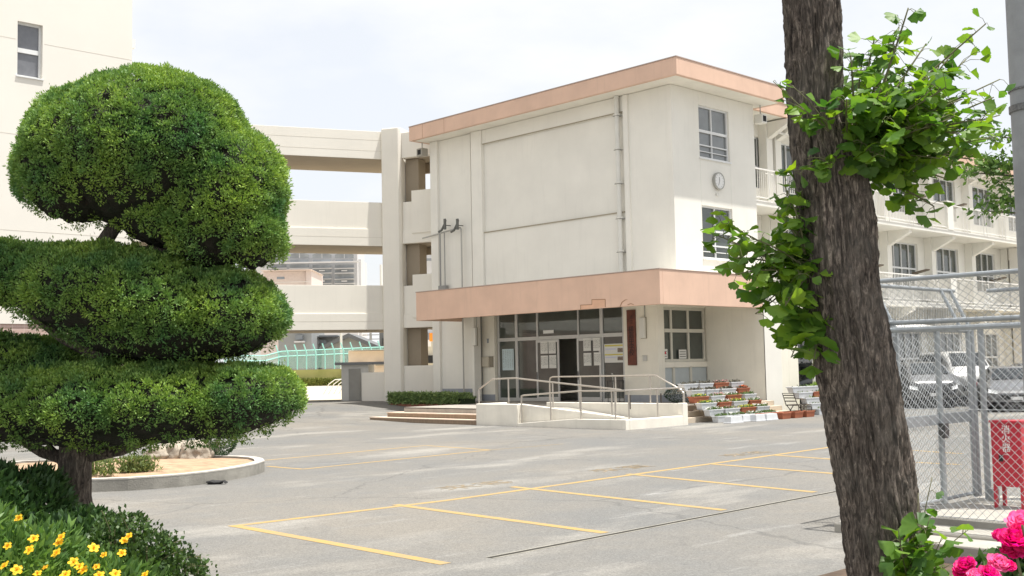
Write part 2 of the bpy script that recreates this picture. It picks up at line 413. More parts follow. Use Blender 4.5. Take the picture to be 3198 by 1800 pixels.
for i, (a, b) in enumerate([((830, 1438), (1330, 1392)), ((1330, 1392), (1530, 1406)), ((1530, 1406), (945, 1466)), ((945, 1466), (835, 1457)), ((1530, 1406), (1760, 1387))]):
    line(mk, G(*a), G(*b), 0.09 if i < 4 else 0.03, 0.004+0.0004*i)
mk.build('loading_bay_marking', YEL)['kind'] = 'structure'
# worn kanji painted at the bay heads
for i, (px, py) in enumerate([(1490, 1516), (1945, 1464), (2335, 1418)]):
    p = onZ(px, py)
    o = text_obj('painted_lettering', ['来客', '来賓', '来客'][i], 0.62, frameM((p.x, p.y, 0.0028), (0, 1, 0), (-1, 0, 0)), YEL2, thick=0.0004, font_scale=(1.15, 0.8)); o['kind'] = 'structure'
# drain slot along the gate line: steel rail set in the ground
d0 = G(1528, 1743); d1 = G(2612, 1536)
mk = MB(); line(mk, d0, d1, 0.105, 0.0045); mk.build('gate_rail_strip', mat('rail_edge_steel', (0.36, 0.34, 0.29), 0.7, var=0.25, vscale=6))['kind'] = 'structure'
mk = MB(); line(mk, d0, d1, 0.066, 0.012); mk.build('gate_rail_groove', mat('slot_dark', (0.03, 0.027, 0.02), 0.9))['kind'] = 'structure'

# ------------------------------------------------------------------ main school block
Ya, Xb, Yr, XL = 28.63, -22.02, 33.3, -34.1
Yd, XW, Yp, Xc, Yc = 29.2, -23.29, 31.85, -20.94, 26.4
PF = 0.46            # porch floor
CB, CT, CI = 3.5, 4.55, 3.82   # canopy soffit / top
SB = thing('school_building', (-28, 31, 0), 'three storey cream school block with peach roof edge and peach entrance canopy', 'school building')
w = MB()
def wall_with_holes(mb, axis, c, t, a0, a1, z0, z1, holes):
    """axis 'X': plane X=c, runs along Y a0..a1; t thickness going inward (negative = towards -)"""
    zs = sorted({z0, z1, *[h[2] for h in holes], *[h[3] for h in holes]}); xs = sorted({a0, a1, *[h[0] for h in holes], *[h[1] for h in holes]})
    for i in range(len(xs)-1):
        j = 0
        while j < len(zs)-1:
            cx = (xs[i]+xs[i+1])/2
            def hole(jj): cz = (zs[jj]+zs[jj+1])/2; return any(h[0] < cx < h[1] and h[2] < cz < h[3] for h in holes)
            if hole(j): j += 1; continue
            k = j
            while k+1 < len(zs)-1 and not hole(k+1): k += 1
            if axis == 'X': mb.box(c, c+t, xs[i], xs[i+1], zs[j], zs[k+1])
            else: mb.box(xs[i], xs[i+1], c, c+t, zs[j], zs[k+1])
            j = k+1
win_hi = (30.08, 31.78, 8.52, 10.28); win_lo = (30.10, 31.82, 5.17, 6.92)
wall_with_holes(w, 'X', Xb, -0.2, Ya, Yr, CI+0.01, 10.74, [win_hi, win_lo])
# south wall with recessed panels between pilasters
p1 = (-34.1, -33.67); p2 = (-31.66, -31.07); p3a = -24.05
w.box(XL+0.003, -31.81, Ya+0.06, Ya+0.25, 0.2, 10.738)             # left strip, full height
w.box(-31.07, p3a, Ya+0.10, Ya+0.25, CI+0.01, 10.738)
w.box(p3a, Xb-0.201, Ya+0.003, Ya+0.25, CI+0.01, 10.738)
w.box(XL, -33.67, Ya-0.05, Ya+0.30, 0.2, 10.739)
w.box(-31.66, -31.07, Ya-0.05, Ya+0.30, CI+0.011, 10.739); w.box(-31.80, -31.665, Ya-0.05, Ya+0.302, 0.2, CI+0.2)
w.box(-31.06, p3a-0.002, Ya+0.0, Ya+0.103, 10.21, 10.737)           # top beam
w.box(-31.06, p3a-0.002, Ya+0.045, Ya+0.104, CI+0.02, 6.82)             # lower spandrel stands proud under the ledge
w.box(XL+0.01, XL+0.25, Ya+0.31, Yr, 0.2, 10.73); w.box(XL+0.26, Xb-0.21, Yr-0.2, Yr, 0.2, 10.72)
w.build('wall', WALL, SB, bevel=0.008)
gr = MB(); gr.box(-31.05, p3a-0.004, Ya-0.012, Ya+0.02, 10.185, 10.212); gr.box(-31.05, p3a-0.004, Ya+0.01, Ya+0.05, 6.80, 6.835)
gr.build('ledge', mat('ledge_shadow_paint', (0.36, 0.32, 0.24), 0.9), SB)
# roof
r = MB(); EX, EY, EL, ER = -21.14, 27.8, -34.43, 33.92
r.box(EL, EX, EY, EY+0.14, 10.745, 11.30); r.box(EX-0.14, EX, EY+0.14, ER, 10.745, 11.30); r.box(EL, EL+0.14, EY+0.14, ER, 10.745, 11.30); r.box(EL+0.14, EX-0.14, ER-0.14, ER, 10.745, 11.3)
rf = r.build('roof', PEACH, SB, bevel=0.01)
r = MB(); r.box(EL-0.015, EX+0.015, EY-0.015, ER+0.015, 11.302, 11.335); r.build('roof_capping', mat('capping_metal', (0.42, 0.32, 0.27), 0.6), rf)
r = MB(); r.box(EL+0.141, EX-0.141, EY+0.141, ER-0.141, 10.75, 10.95); r.build('soffit', SOFFIT, rf)
for x in (-33.6, -32.3):
    r = MB(); r.box(x, x+0.012, EY-0.006, EY+0.01, 10.75, 11.3); r.build('fascia_joint', mat('joint_brown', (0.40, 0.24, 0.16), 0.8), rf)
def window_unit(parent, axis, c, a0, a1, z0, z1, cols, rows, fr=WFR, gl=GLASS, fw=0.05, depth=0.12, bars=(), name='window', label=None, sill=True):
    """recessed window: frame mesh (part), pane (sub-part). cols / rows are fractions of mullions"""
    f = MB(); s = -1 if axis == 'X' else 1
    def bx(u0, u1, d0, d1, za, zb, mb):
        if axis == 'X': mb.box(c-d0, c-d1, u0, u1, za, zb)
        elif axis == 'Y': mb.box(u0, u1, c+d0, c+d1, za, zb)
    D0, D1 = depth-0.05, depth
    bx(a0, a0+fw, D0, D1, z0, z1, f); bx(a1-fw, a1, D0, D1, z0, z1, f)
    bx(a0+fw, a1-fw, D0, D1, z1-fw, z1, f); bx(a0+fw, a1-fw, D0, D1, z0, z0+fw, f)
    W = a1-a0; H = z1-z0
    for cfr in cols: u = a0+W*cfr; bx(u-fw*0.45, u+fw*0.45, D0-0.004, D1-0.004, z0+fw, z1-fw, f)
    for rfr, th in rows: z = z0+H*rfr; bx(a0+fw, a1-fw, D0-0.012, D1-0.008, z-th/2, z+th/2, f)
    fo = f.build(name, fr, parent)
    if label: fo['label'] = label
    p = MB(); bx(a0+0.01, a1-0.01, D1+0.002, D1+0.012, z0+0.01, z1-0.01, p); p.build('pane', gl, fo)
    if sill:
        q = MB(); bx(a0-0.04, a1+0.04, -0.05, D0-0.001, z0-0.05, z0-0.002, q); q.build('sill', WFR, fo)
    return fo
window_unit(SB, 'X', Xb, *win_hi, [0.46], [(0.52, 0.09), (0.25, 0.04), (0.13, 0.025)], gl=GLASSL)
window_unit(SB, 'X', Xb, *win_lo, [0.46], [(0.52, 0.10), (0.25, 0.05), (0.13, 0.025)], gl=GLASS)
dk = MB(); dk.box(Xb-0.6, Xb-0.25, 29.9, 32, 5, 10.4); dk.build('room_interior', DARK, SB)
# ground floor walls inside the porch
w = MB()
dl = onY(1480+272/3.816, 1150, Yd).x; dr = onY(1480+1795/3.816, 1150, Yd).x
w.box(-32.6, dl, Yd-0.1, Yd+0.2, 0.3, CI); w.box(dr, XW, Yd, Yd+0.2, 0.3, CI)
yA = onX(2064, 1100, XW).y; yB = onX(2207, 1100, XW).y
zT0 = onX(2130, 1026, XW).z; zT1 = onX(2130, 1040, XW).z; zS = onX(2130, 1131, XW).z; zL = onX(2130, 1146, XW).z
ys = [yA+0.02, onX(1940+530/3.296, 1000, XW).y, onX(1940+705/3.296, 1000, XW).y, onX(1940+875/3.296, 1000, XW).y]
wall_with_holes(w, 'X', XW, -0.2, Yd+0.2, Yp, 0.3, CI, [(yA+0.2, ys[3], zS, 3.62), (yA+0.2, ys[3], 0.75, zL-0.02)])
w.box(XW, Xc, Yp, Yp+1.0, 0.05, CI+0.4)                              # side wing wall
w.box(XW, Xc-0.03, Yp+1.0, Yr, 0.05, CB+0.9); w.box(-24.0, Xc-0.03, Yr+0.001, Yr+0.6, 0.05, 3.9)
w.box(-31.05, Xb-0.22, 31.9, 32.1, 0.3, CI)                     # back of the lobby
w.build('porch_wall', WALLP, SB, bevel=0.006)
w = MB(); w.box(-31.0, -23.5, Yd+0.3, 31.89, PF, PF+0.01); w.build('lobby_floor', FLOORT, SB)
lit = MB(); lit.box(Xc-0.029, Xc+0.002, Yp+0.0, Yp+0.97, 0.05, CI+0.4); lit.build('wing_wall_end', WALL, SB)
# window grid in the recess
fm = window_unit(SB, 'X', XW, yA+0.2, ys[3], zS, 3.62, [(ys[1]-yA-0.2)/(ys[3]-yA-0.2), (ys[2]-yA-0.2)/(ys[3]-yA-0.2)], [((zT0+zT1)/2-zS > 0 and ((zT0+zT1)/2-zS)/(3.62-zS), 0.12), (0.02, 0.06)], fr=mat('cream_window_frame', (0.62, 0.60, 0.52), 0.7), fw=0.10, gl=GLASS, sill=False)
pn = MB(); pn.box(XW-0.1, XW-0.06, yA+0.2, ys[3], 0.75, zL-0.02)
pn.build('lower_panel', mat('pale_blue_panel', (0.48, 0.52, 0.52), 0.7, var=0.06), SB)
for y in (ys[1], ys[2]): pm = MB(); pm.box(XW-0.055, XW-0.0, y-0.05, y+0.05, 0.7, zL); pm.build('panel_mullion', MATS['cream_window_frame'], SB)
for bx_ in ((-32.5, dl, Yd-0.112, Yd-0.102, PF, PF+0.24), (dr, XW+0.01, Yd-0.012, Yd-0.002, PF, PF+0.24), (XW+0.002, XW+0.012, Yd, Yp-0.01, PF, PF+0.24), (-33.66, -31.82, Ya+0.05, Ya+0.058, 0.3, 0.93)):
    dd = MB(); dd.box(*bx_); dd.build('dado', DADO, SB)
# canopy
c = MB(); CL = -32.42
c.box(CL, Xc, Yc, Yc+0.15, CB, CT); c.box(Xc-0.15, Xc, Yc+0.15, Yp-0.002, CB, CT); c.box(CL, CL+0.15, Yc+0.15, Ya-0.055, CB, CT)
cn = c.build('canopy', PEACH, SB, bevel=0.012)
c = MB(); c.box(CL+0.151, Xc-0.151, Yc+0.151, Ya-0.06, CI, CT-0.12); c.box(Xb+0.01, Xc-0.152, Ya-0.06, Yp-0.005, CI+0.002, CT-0.12); c.box(-31.64, Xb-0.02, Ya-0.04, Yp-0.006, CI-0.002, CI+0.1)
c.build('canopy_soffit', SOFFIT, cn)
c = MB(); c.box(CL-0.015, Xc+0.015, Yc-0.015, Yc+0.2, CT+0.002, CT+0.028); c.box(Xc-0.2, Xc+0.015, Yc+0.2, Yp, CT+0.002, CT+0.028); c.build('canopy_capping', MATS['capping_metal'], cn)
# flaking plaster patches along the canopy's lower edge
pt = MB()
def fasc(x, y): p = onY(x, y, Yc-0.004); return (p.x, p.z)
z0 = 1480; 
def patch(poly, m, name, th=0.004):
    mb = MB(); P = [(fasc(1480+a/3.816, 920+b/3.816)) for a, b in poly]
    mb.extr([(p[0], Yc-0.0005, p[1]) for p in P], (0, -th, 0)); return mb.build(name, m, cn)
PEACHD = mat('peach_patch_paint', (0.70, 0.43, 0.29), 0.8, var=0.08, vscale=4)
CRK = mat('crack_brown', (0.36, 0.21, 0.13), 0.9)
patch([(1270, 178), (1270, 125), (1405, 122), (1405, 62), (1562, 60), (1565, 148)], PEACHD, 'plaster_patch')
for poly in ([(1268, 180), (1268, 123), (1276, 123), (1276, 180)], [(1270, 124), (1405, 118), (1405, 126), (1270, 132)], [(1403, 122), (1403, 60), (1410, 60), (1410, 122)], [(1403, 58), (1562, 54), (1562, 63), (1403, 67)], [(1560, 56), (1568, 56), (1570, 150), (1563, 150)],
             [(1735, 148), (1760, 92), (1800, 62), (1835, 60), (1800, 72), (1768, 98), (1745, 148)], [(1830, 120), (1870, 105), (1905, 118), (1905, 126), (1868, 114), (1834, 128)]):
    patch(poly, CRK, 'plaster_crack', 0.007)
# entrance glazing: fixed lights and sliding doors
def dx(z): return onY(1480+z/3.816, 1120, Yd).x
def dz(y, x=1000): return onY(1480+x/3.816, 920+y/3.816, Yd).z
ZTR = dz(527, 640); ZH = CI-0.02
f = MB(); y0, y1 = Yd+0.02, Yd+0.09
mull = [(280, 300), (490, 520), (745, 765), (1236, 1252), (1503, 1540), (1772, 1795)]
for a, b in mull: f.box(dx(a), dx(b), y0, y1, PF, ZH)
f.box(dx(300), dx(1772), y0+0.01, y1+0.002, ZH-0.06, ZH-0.001); f.box(dx(300), dx(1772), y0-0.01, y1+0.003, ZTR-0.07, ZTR+0.06)
f.box(dx(300), dx(745), y0+0.004, y1+0.004, PF, PF+0.12); f.box(dx(1503), dx(1772), y0+0.004, y1+0.004, PF, PF+0.12)
EF = f.build('entrance_frame', ALU, SB, bevel=0.004)
g_ = MB(); g_.box(dx(300), dx(1775), Yd+0.06, Yd+0.066, ZTR, ZH-0.03); g_.box(dx(300), dx(742), Yd+0.06, Yd+0.066, PF+0.1, ZTR-0.05); g_.box(dx(1535), dx(1775), Yd+0.06, Yd+0.066, PF+0.1, ZTR-0.05)
g_.build('pane', GLASS, EF)
def slide(a, b, yy, lb):
    d = MB(); X0, X1 = dx(a), dx(b); zt = ZTR-0.075; s = 0.085
    d.box(X0, X0+s, yy, yy+0.04, PF+0.005, zt); d.box(X1-s, X1, yy, yy+0.04, PF+0.005, zt); d.box(X0+s, X1-s, yy, yy+0.04, zt-0.09, zt); d.box(X0+s, X1-s, yy, yy+0.04, PF+0.005, PF+0.16)
    o = d.build('sliding_door', ALU, SB, bevel=0.003); o['label'] = lb
    g = MB(); g.box(X0+s-0.01, X1-s+0.01, yy+0.016, yy+0.022, PF+0.15, zt-0.08); g.build('pane', GLASS, o)
    h = MB(); hx = X0+0.02 if a < 1000 else X0+0.02; h.box(hx, hx+0.035, yy-0.012, yy-0.001, 1.22, 1.52); h.build('door_handle', BLACK, o)
slide(748, 1022, Yd-0.03, 'left sliding door with four paper sheets'); slide(1235, 1520, Yd-0.03, 'right sliding door with four paper sheets')
ct = MB(); ct.box(dx(1285), dx(1500), Yd+0.012, Yd+0.014, PF+0.2, ZTR-0.2); ct.build('roller_blind', mat('beige_blind', (0.30, 0.29, 0.22), 0.9), SB)

# ------------------------------------------------------------------ things fixed to the block
def sheet_on_door(x0, x1, y0, y1, label, m=PAPER, ink=True, cat='notice', group=None, yy=Yd-0.036, seed=0):
    P = onY(1480+x0/3.816, 920+y1/3.816, yy); Q = onY(1480+x1/3.816, 920+y0/3.816, yy)
    loc = ((P.x+Q.x)/2, yy, P.z); t = thing('notice_sheet', loc, label, cat, group)
    b = MB(); b.box(P.x, Q.x, yy, yy+0.003, P.z, Q.z); b.build('sheet', m, t)
    if ink:
        r_ = random.Random(seed); k = MB(); n = 5; W = Q.x-P.x
        for i in range(n):
            x = P.x+W*(0.12+0.76*i/(n-1)); z = Q.z-0.06
            while z > P.z+0.12:
                hh = r_.uniform(0.02, 0.045)
                for q in range(3):
                    a = x+r_.uniform(-0.015, 0.015); k.box(a-0.003, a+0.003, yy-0.001-0.0002*q, yy, z-hh, z) if q < 2 else k.box(x-0.018, x+0.018, yy-0.0012, yy, z-hh*0.5-0.003, z-hh*0.5+0.003)
                z -= hh+r_.uniform(0.008, 0.03)
        k.build('handwriting', mat('faded_ink', (0.13, 0.13, 0.11), 0.9), t)
    return t
GN = 'handwritten sheets on the entrance doors'
for i, (x0, x1, y0, y1, lb) in enumerate([
    (795, 878, 558, 708, 'upper left handwritten sheet of four on the left sliding door'), (890, 972, 552, 706, 'upper right handwritten sheet of four on the left sliding door'),
    (800, 884, 728, 882, 'lower left handwritten sheet of four on the left sliding door'), (898, 980, 722, 880, 'lower right handwritten sheet of four on the left sliding door'),
    (1305, 1392, 520, 676, 'upper left handwritten sheet of four on the right sliding door'), (1422, 1502, 516, 674, 'upper right handwritten sheet of four on the right sliding door'),
    (1310, 1398, 696, 850, 'lower left handwritten sheet of four on the right sliding door'), (1432, 1512, 690, 846, 'lower right handwritten sheet of four on the right sliding door')]):
    sheet_on_door(x0, x1, y0, y1, lb, seed=i, group=GN)
sheet_on_door(342, 472, 648, 905, 'pale blue printed poster inside the leftmost entrance pane', PAPERB, True, 'poster', None, Yd+0.04, 31)
sheet_on_door(825, 950, 422, 468, 'small white plate in the transom light above the doors', WTXT, False, 'plate', None, Yd+0.04)
t = sheet_on_door(1558, 1795, 583, 815, 'poster with yellow headings and photo strips inside the right entrance pane', PAPER, False, 'poster', None, Yd+0.035)
def on_poster(x0, x1, y0, y1, m, nm):
    P = onY(1480+x0/3.816, 920+y1/3.816, Yd+0.03); Q = onY(1480+x1/3.816, 920+y0/3.816, Yd+0.03)
    b = MB(); b.box(P.x, Q.x, Yd+0.031, Yd+0.0345, P.z, Q.z); b.build(nm, m, t)
on_poster(1560, 1792, 595, 622, mat('poster_yellow', (0.62, 0.55, 0.12), 0.8), 'heading'); on_poster(1560, 1792, 705, 728, MATS['poster_yellow'], 'heading')
on_poster(1712, 1792, 636, 690, mat('poster_photo', (0.28, 0.22, 0.17), 0.8, var=0.7, vscale=25), 'photograph'); on_poster(1712, 1792, 738, 785, MATS['poster_photo'], 'photograph')
on_poster(1565, 1695, 640, 662, mat('poster_lilac', (0.60, 0.60, 0.70), 0.8), 'text_block'); on_poster(1565, 1700, 740, 760, MATS['poster_lilac'], 'text_block')
# umbrella rack seen through the right pane -> stands in front of it on the porch
P = onY(1945, 1241, Yd-0.35); t = thing('umbrella_rack', (P.x-0.3, Yd-0.3, PF), 'black wire umbrella rack by the right entrance pane', 'umbrella rack')
b = MB(); ox, oy = P.x-0.32, Yd-0.32
for z in (PF+0.02, PF+0.4, PF+0.72):
    b.tube([(ox-0.25, oy-0.12, z), (ox+0.25, oy-0.12, z), (ox+0.25, oy+0.12, z), (ox-0.25, oy+0.12, z), (ox-0.25, oy-0.12, z)], 0.01, 6)
b.build('frame', BLACK, t); b = MB()
for sx in (-0.25, 0.25):
    for sy in (-0.12, 0.12): b.tube([(ox+sx, oy+sy, PF), (ox+sx, oy+sy, PF+0.74)], 0.011, 6)
b.build('leg', BLACK, t); b = MB()
b.tube([(ox-0.1, oy, PF+0.05), (ox-0.12, oy, PF+0.85), (ox-0.12, oy, PF+0.95), (ox-0.16, oy, PF+0.98), (ox-0.19, oy, PF+0.94)], 0.012, 6)
tag(b.build('umbrella', mat('pale_umbrella', (0.6, 0.6, 0.55), 0.6)), 'pale closed umbrella with crook handle standing in the umbrella rack', 'umbrella')
# vertical name board
P = onY(1959, 969, Yd-0.03); Q = onY(1989, 1141, Yd-0.03)
t = thing('name_board', ((P.x+Q.x)/2, Yd-0.02, Q.z), 'tall red brown wooden name board with dark characters on the entrance pier', 'sign')
b = MB(); bx0, bx1 = onY(1961, 1050, Yd).x, onY(1988, 1050, Yd).x; b.box(bx0, bx1, Yd-0.05, Yd-0.013, Q.z, P.z); b.build('board', WOOD, t, bevel=0.006)
H_ = P.z-Q.z; xm = (bx0+bx1)/2
for i, ch in enumerate('横高中学校'): text_obj('lettering', ch, 0.235, frameM((xm, Yd-0.052, P.z-H_*(0.36+0.105*i)), (1, 0, 0), (0, 0, 1)), DTXT, t, 0.002)
for i, ch in enumerate('市立'): text_obj('lettering', ch, 0.15, frameM((xm+0.03, Yd-0.052, P.z-H_*(0.14+0.08*i)), (1, 0, 0), (0, 0, 1)), DTXT, t, 0.002)
def wall_lamp(x0, x1, y0, y1, yy, label):
    P = onY(x0, y1, yy-0.1); Q = onY(x1, y0, yy-0.1); t = thing('wall_lamp', ((P.x+Q.x)/2, yy-0.05, P.z), label, 'wall lamp', 'box lamps beside the entrance')
    b = MB(); b.box(P.x, Q.x, yy-0.12, yy-0.03, P.z, Q.z); b.build('lamp_shade', mat('lamp_acrylic', (0.74, 0.73, 0.67), 0.4), t, bevel=0.01)
    b = MB(); b.box(P.x-0.012, Q.x+0.012, yy-0.029, yy-0.002, P.z-0.012, Q.z+0.012); b.build('back_plate', GROOVE, t)
    b = MB(); b.tube([(Q.x-0.04, yy-0.02, Q.z+0.02), (Q.x-0.04, yy-0.02, CI-0.01)], 0.014, 6); b.build('conduit', GPIPE, t)
wall_lamp(1998, 2012, 992, 1057, Yd, 'white box lamp right of the red brown name board')
wall_lamp(1473, 1485, 1024, 1080, Ya-0.05, 'white box lamp on the left pier of the entrance')
def small_box(name, x0, x1, y0, y1, yy, d, m, label, cat, extra=None):
    P = onY(x0, y1, yy-d); Q = onY(x1, y0, yy-d); t = thing(name, ((P.x+Q.x)/2, yy, P.z), label, cat)
    b = MB(); b.box(P.x, Q.x, yy-d, yy-0.004, P.z, Q.z); b.build('casing', m, t, bevel=0.006)
    b = MB(); b.box(P.x-0.01, Q.x+0.01, yy-d-0.015, yy-0.004, Q.z+0.001, Q.z+0.02); b.build('lid', m, t)
    if extra: extra(t, P, Q)
    return t
def _mb(t, P, Q): b = MB(); b.box(P.x+0.04, Q.x-0.04, Ya-0.3, Ya-0.29, Q.z-0.07, Q.z-0.05); b.build('letter_slot', DARK, t)
small_box('mail_box', 1504, 1525, 1116, 1146, Yd-0.1, 0.12, mat('beige_box', (0.55, 0.50, 0.40), 0.6), 'beige letter box on the left entrance pier', 'letter box')
small_box('panel_box', 1526, 1538, 1115, 1147, Yd-0.1, 0.05, mat('dim_box', (0.28, 0.25, 0.19), 0.7), 'flat brown panel box beside the letter box', 'panel box')
b = MB(); b.tube([(onY(1505, 1100, Yd-0.12).x, Yd-0.12, PF), (onY(1505, 1100, Yd-0.12).x, Yd-0.12, CI-0.01)], 0.012, 6); tag(b.build('conduit_pipe', GPIPE), 'thin conduit running up the left entrance pier behind the letter box', 'conduit')
small_box('intercom', 2007, 2019, 1112, 1128, Yd, 0.04, mat('light_grey_plastic', (0.55, 0.54, 0.50), 0.5), 'small grey intercom below the right box lamp', 'intercom')
small_box('house_number', 1521, 1526, 1060, 1072, Yd-0.1, 0.01, DADO, 'tiny grey plate on the left entrance pier', 'plate')
# paper notices in the recess windows
for (a, b_, c_, d_, lb, red) in ((435, 478, 562, 660, 'small white card with red mark in the recess window', True), (598, 672, 568, 662, 'square white notice in the middle recess window', False)):
    P = onX(1940+a/3.296, 920+d_/3.296, XW-0.05); Q = onX(1940+b_/3.296, 920+c_/3.296, XW-0.05)
    t = thing('window_notice', (XW-0.05, (P.y+Q.y)/2, P.z), lb, 'notice'); m = MB(); m.box(XW-0.062, XW-0.058, P.y, Q.y, P.z, Q.z); m.build('sheet', PAPER, t)
    m = MB(); yy = (P.y+Q.y)/2; 
    if red: m.lathe([(0.05, 0), (0.05, 0.002)], (XW-0.058, yy, Q.z-0.13), 14, Matrix.Rotation(math.pi/2, 3, 'Y')); m.build('red_mark', RED, t)
    m = MB()
    for k in range(3): m.box(XW-0.058, XW-0.056, P.y+0.04, Q.y-0.04, P.z+0.06+0.08*k, P.z+0.085+0.08*k)
    m.build('lettering', MATS['faded_ink'], t)
# clock
ck = onX(2240, 567, Xb); R_ = 0.28; CK = thing('wall_clock', (Xb, ck.y, ck.z), 'round white wall clock on the sunlit end wall', 'clock')
RX = Matrix.Rotation(math.pi/2, 3, 'Y')
m = MB(); m.lathe([(R_, 0.0), (R_+0.015, 0.03), (R_+0.015, 0.10), (R_-0.02, 0.11), (R_-0.03, 0.09)], (Xb+0.003, ck.y, ck.z), 40, RX); m.build('rim', mat('clock_rim', (0.34, 0.34, 0.31), 0.5), CK, smooth=2)
m = MB(); m.lathe([(R_-0.028, 0.085), (R_-0.028, 0.092)], (Xb+0.006, ck.y, ck.z), 40, RX); m.build('dial', mat('clock_dial', (0.74, 0.74, 0.72), 0.5), CK)
m = MB()
for k in range(12):
    a = k*math.pi/6; c_, s_ = math.cos(a), math.sin(a); cc = Vector((Xb+0.1, ck.y+s_*0.21, ck.z+c_*0.21)); m.obox(cc, (0.002, 0, 0), (0, s_*0.02, c_*0.02), (0, c_*0.006, -s_*0.006))
m.build('hour_marks', MATS['clock_rim'], CK)
m = MB()
for a, ln, wd in ((math.radians(352), 0.13, 0.011), (math.radians(205), 0.17, 0.008)):
    c_, s_ = math.cos(a), math.sin(a); m.obox(Vector((Xb+0.103, ck.y+s_*ln/2, ck.z+c_*ln/2)), (0.002, 0, 0), (0, s_*ln/2, c_*ln/2), (0, c_*wd, -s_*wd))
m.build('hands', mat('clock_hand', (0.12, 0.12, 0.11), 0.5), CK)
q = onX(2238, 608, Xb); m = MB(); m.box(Xb+0.002, Xb+0.05, q.y-0.06, q.y+0.06, q.z-0.05, q.z+0.05); tag(m.build('clock_junction_box', WPIPE, bevel=0.01), 'small pale junction box below the wall clock', 'junction box')
# loudspeakers under the eave
for (p, lab, nrm) in (((-34.35, 28.4, 10.35), 'grey horn speaker under the left end of the main eave', -1), ((Xb+0.12, Yr+0.25, 10.25), 'beige speaker under the eave at the balcony corner', 1)):
    t = thing('loudspeaker', p, lab, 'loudspeaker'); x, y, z = p
    m = MB(); m.box(x-0.17, x+0.17, y-0.16, y+0.16, z-0.16, z+0.16); m.build('casing', WPIPE if nrm > 0 else mat('speaker_grey', (0.33, 0.31, 0.27), 0.6), t, bevel=0.02)
    m = MB(); m.box(x-0.10, x+0.10, y-0.165, y-0.161, z-0.10, z+0.10) if nrm < 0 else m.box(x+0.171, x+0.175, y-0.1, y+0.1, z-0.1, z+0.1); m.build('grille', DARK, t)
    m = MB(); m.tube([(x, y, z+0.16), (x, y, 10.75)], 0.02, 6); m.build('bracket', GPIPE, t)
# down pipes
def pipe(pts, r, m, label, clips=(), nm='drain_pipe', n=12):
    t = thing(nm, pts[0], label, 'pipe'); b = MB(); b.tube(pts, r, n); b.build('pipe', m, t, smooth=2)
    if clips:
        for c_ in clips:
            b = MB(); b.lathe([(r*1.35, -0.03), (r*1.45, -0.025), (r*1.45, 0.025), (r*1.35, 0.03)], c_, 12); b.build('pipe_clip', m, t)
            b = MB(); b.box(c_[0]-r*1.4, c_[0]+r*1.5, c_[1]-r, c_[1]+0.14, c_[2]-0.045, c_[2]-0.031); b.build('bracket', GPIPE, t)
    return t
px_ = -24.24; pipe([(px_, Ya-0.1, 3.9), (px_, Ya-0.1, 10.74)], 0.085, WPIPE, 'thick cream rain pipe down the long wall above the canopy', [(px_, Ya-0.1, z) for z in (10.1, 8.95, 7.8, 6.62, 5.5, 4.75)])
m = MB(); m.box(-24.02, -23.82, Ya-0.06, Ya+0.01, CT, 10.735); tag(m.build('wall_pilaster_strip', WALL), 'narrow cream strip beside the rain pipe', 'wall strip')
za = onY(1410, 722, Ya-0.1).z
t = thing('conduit_rack', (-33.2, Ya-0.1, za), 'grey conduits crossing the left end of the long wall below two wall hooks', 'conduit')
m = MB(); xa, xb_, xc_, xd = [onY(q, 800, Ya-0.1).x for q in (1337, 1376, 1390, 1443)]
m.tube([(xa-0.3, Ya-0.12, za-0.12), (xd-0.06, Ya-0.12, za+0.08), (xd, Ya-0.12, za), (xd, Ya-0.12, 0.7)], 0.03, 8); m.build('pipe', mat('pale_conduit', (0.42, 0.41, 0.38), 0.5), t, smooth=2)
m = MB(); m.tube([(xb_, Ya-0.12, za), (xb_, Ya-0.12, CT+0.35)], 0.03, 8); m.tube([(xc_, Ya-0.12, za), (xc_, Ya-0.12, CT+0.35)], 0.02, 8); m.build('pipe', GPIPE, t, smooth=2)
m = MB(); m.box(xb_-0.08, xc_+0.08, Ya-0.18, Ya-0.02, CT+0.22, CT+0.4); m.build('junction_box', GPIPE, t)
for i, q in enumerate((1392, 1431)):
    x = onY(q, 710, Ya-0.25).x; zz = onY(q, 700, Ya-0.25).z
    m = MB(); m.box(x-0.05, x+0.05, Ya-0.32, Ya-0.26, zz-0.22, zz+0.2); m.tube([(x-0.42, Ya-0.25, zz-0.27), (x-0.25, Ya-0.25, zz-0.22), (x-0.08, Ya-0.25, zz-0.02), (x, Ya-0.25, zz+0.15)], 0.045, 8)
    m.tube([(x, Ya-0.28, zz-0.05), (x, Ya, zz-0.05)], 0.02, 6)
    tag(m.build('wall_hook', mat('hook_grey', (0.12, 0.125, 0.115), 0.6)), ['left one of the two dark curved hooks on the long wall', 'right one of the two dark curved hooks on the long wall'][i], 'hook', 'curved hooks on the long wall')
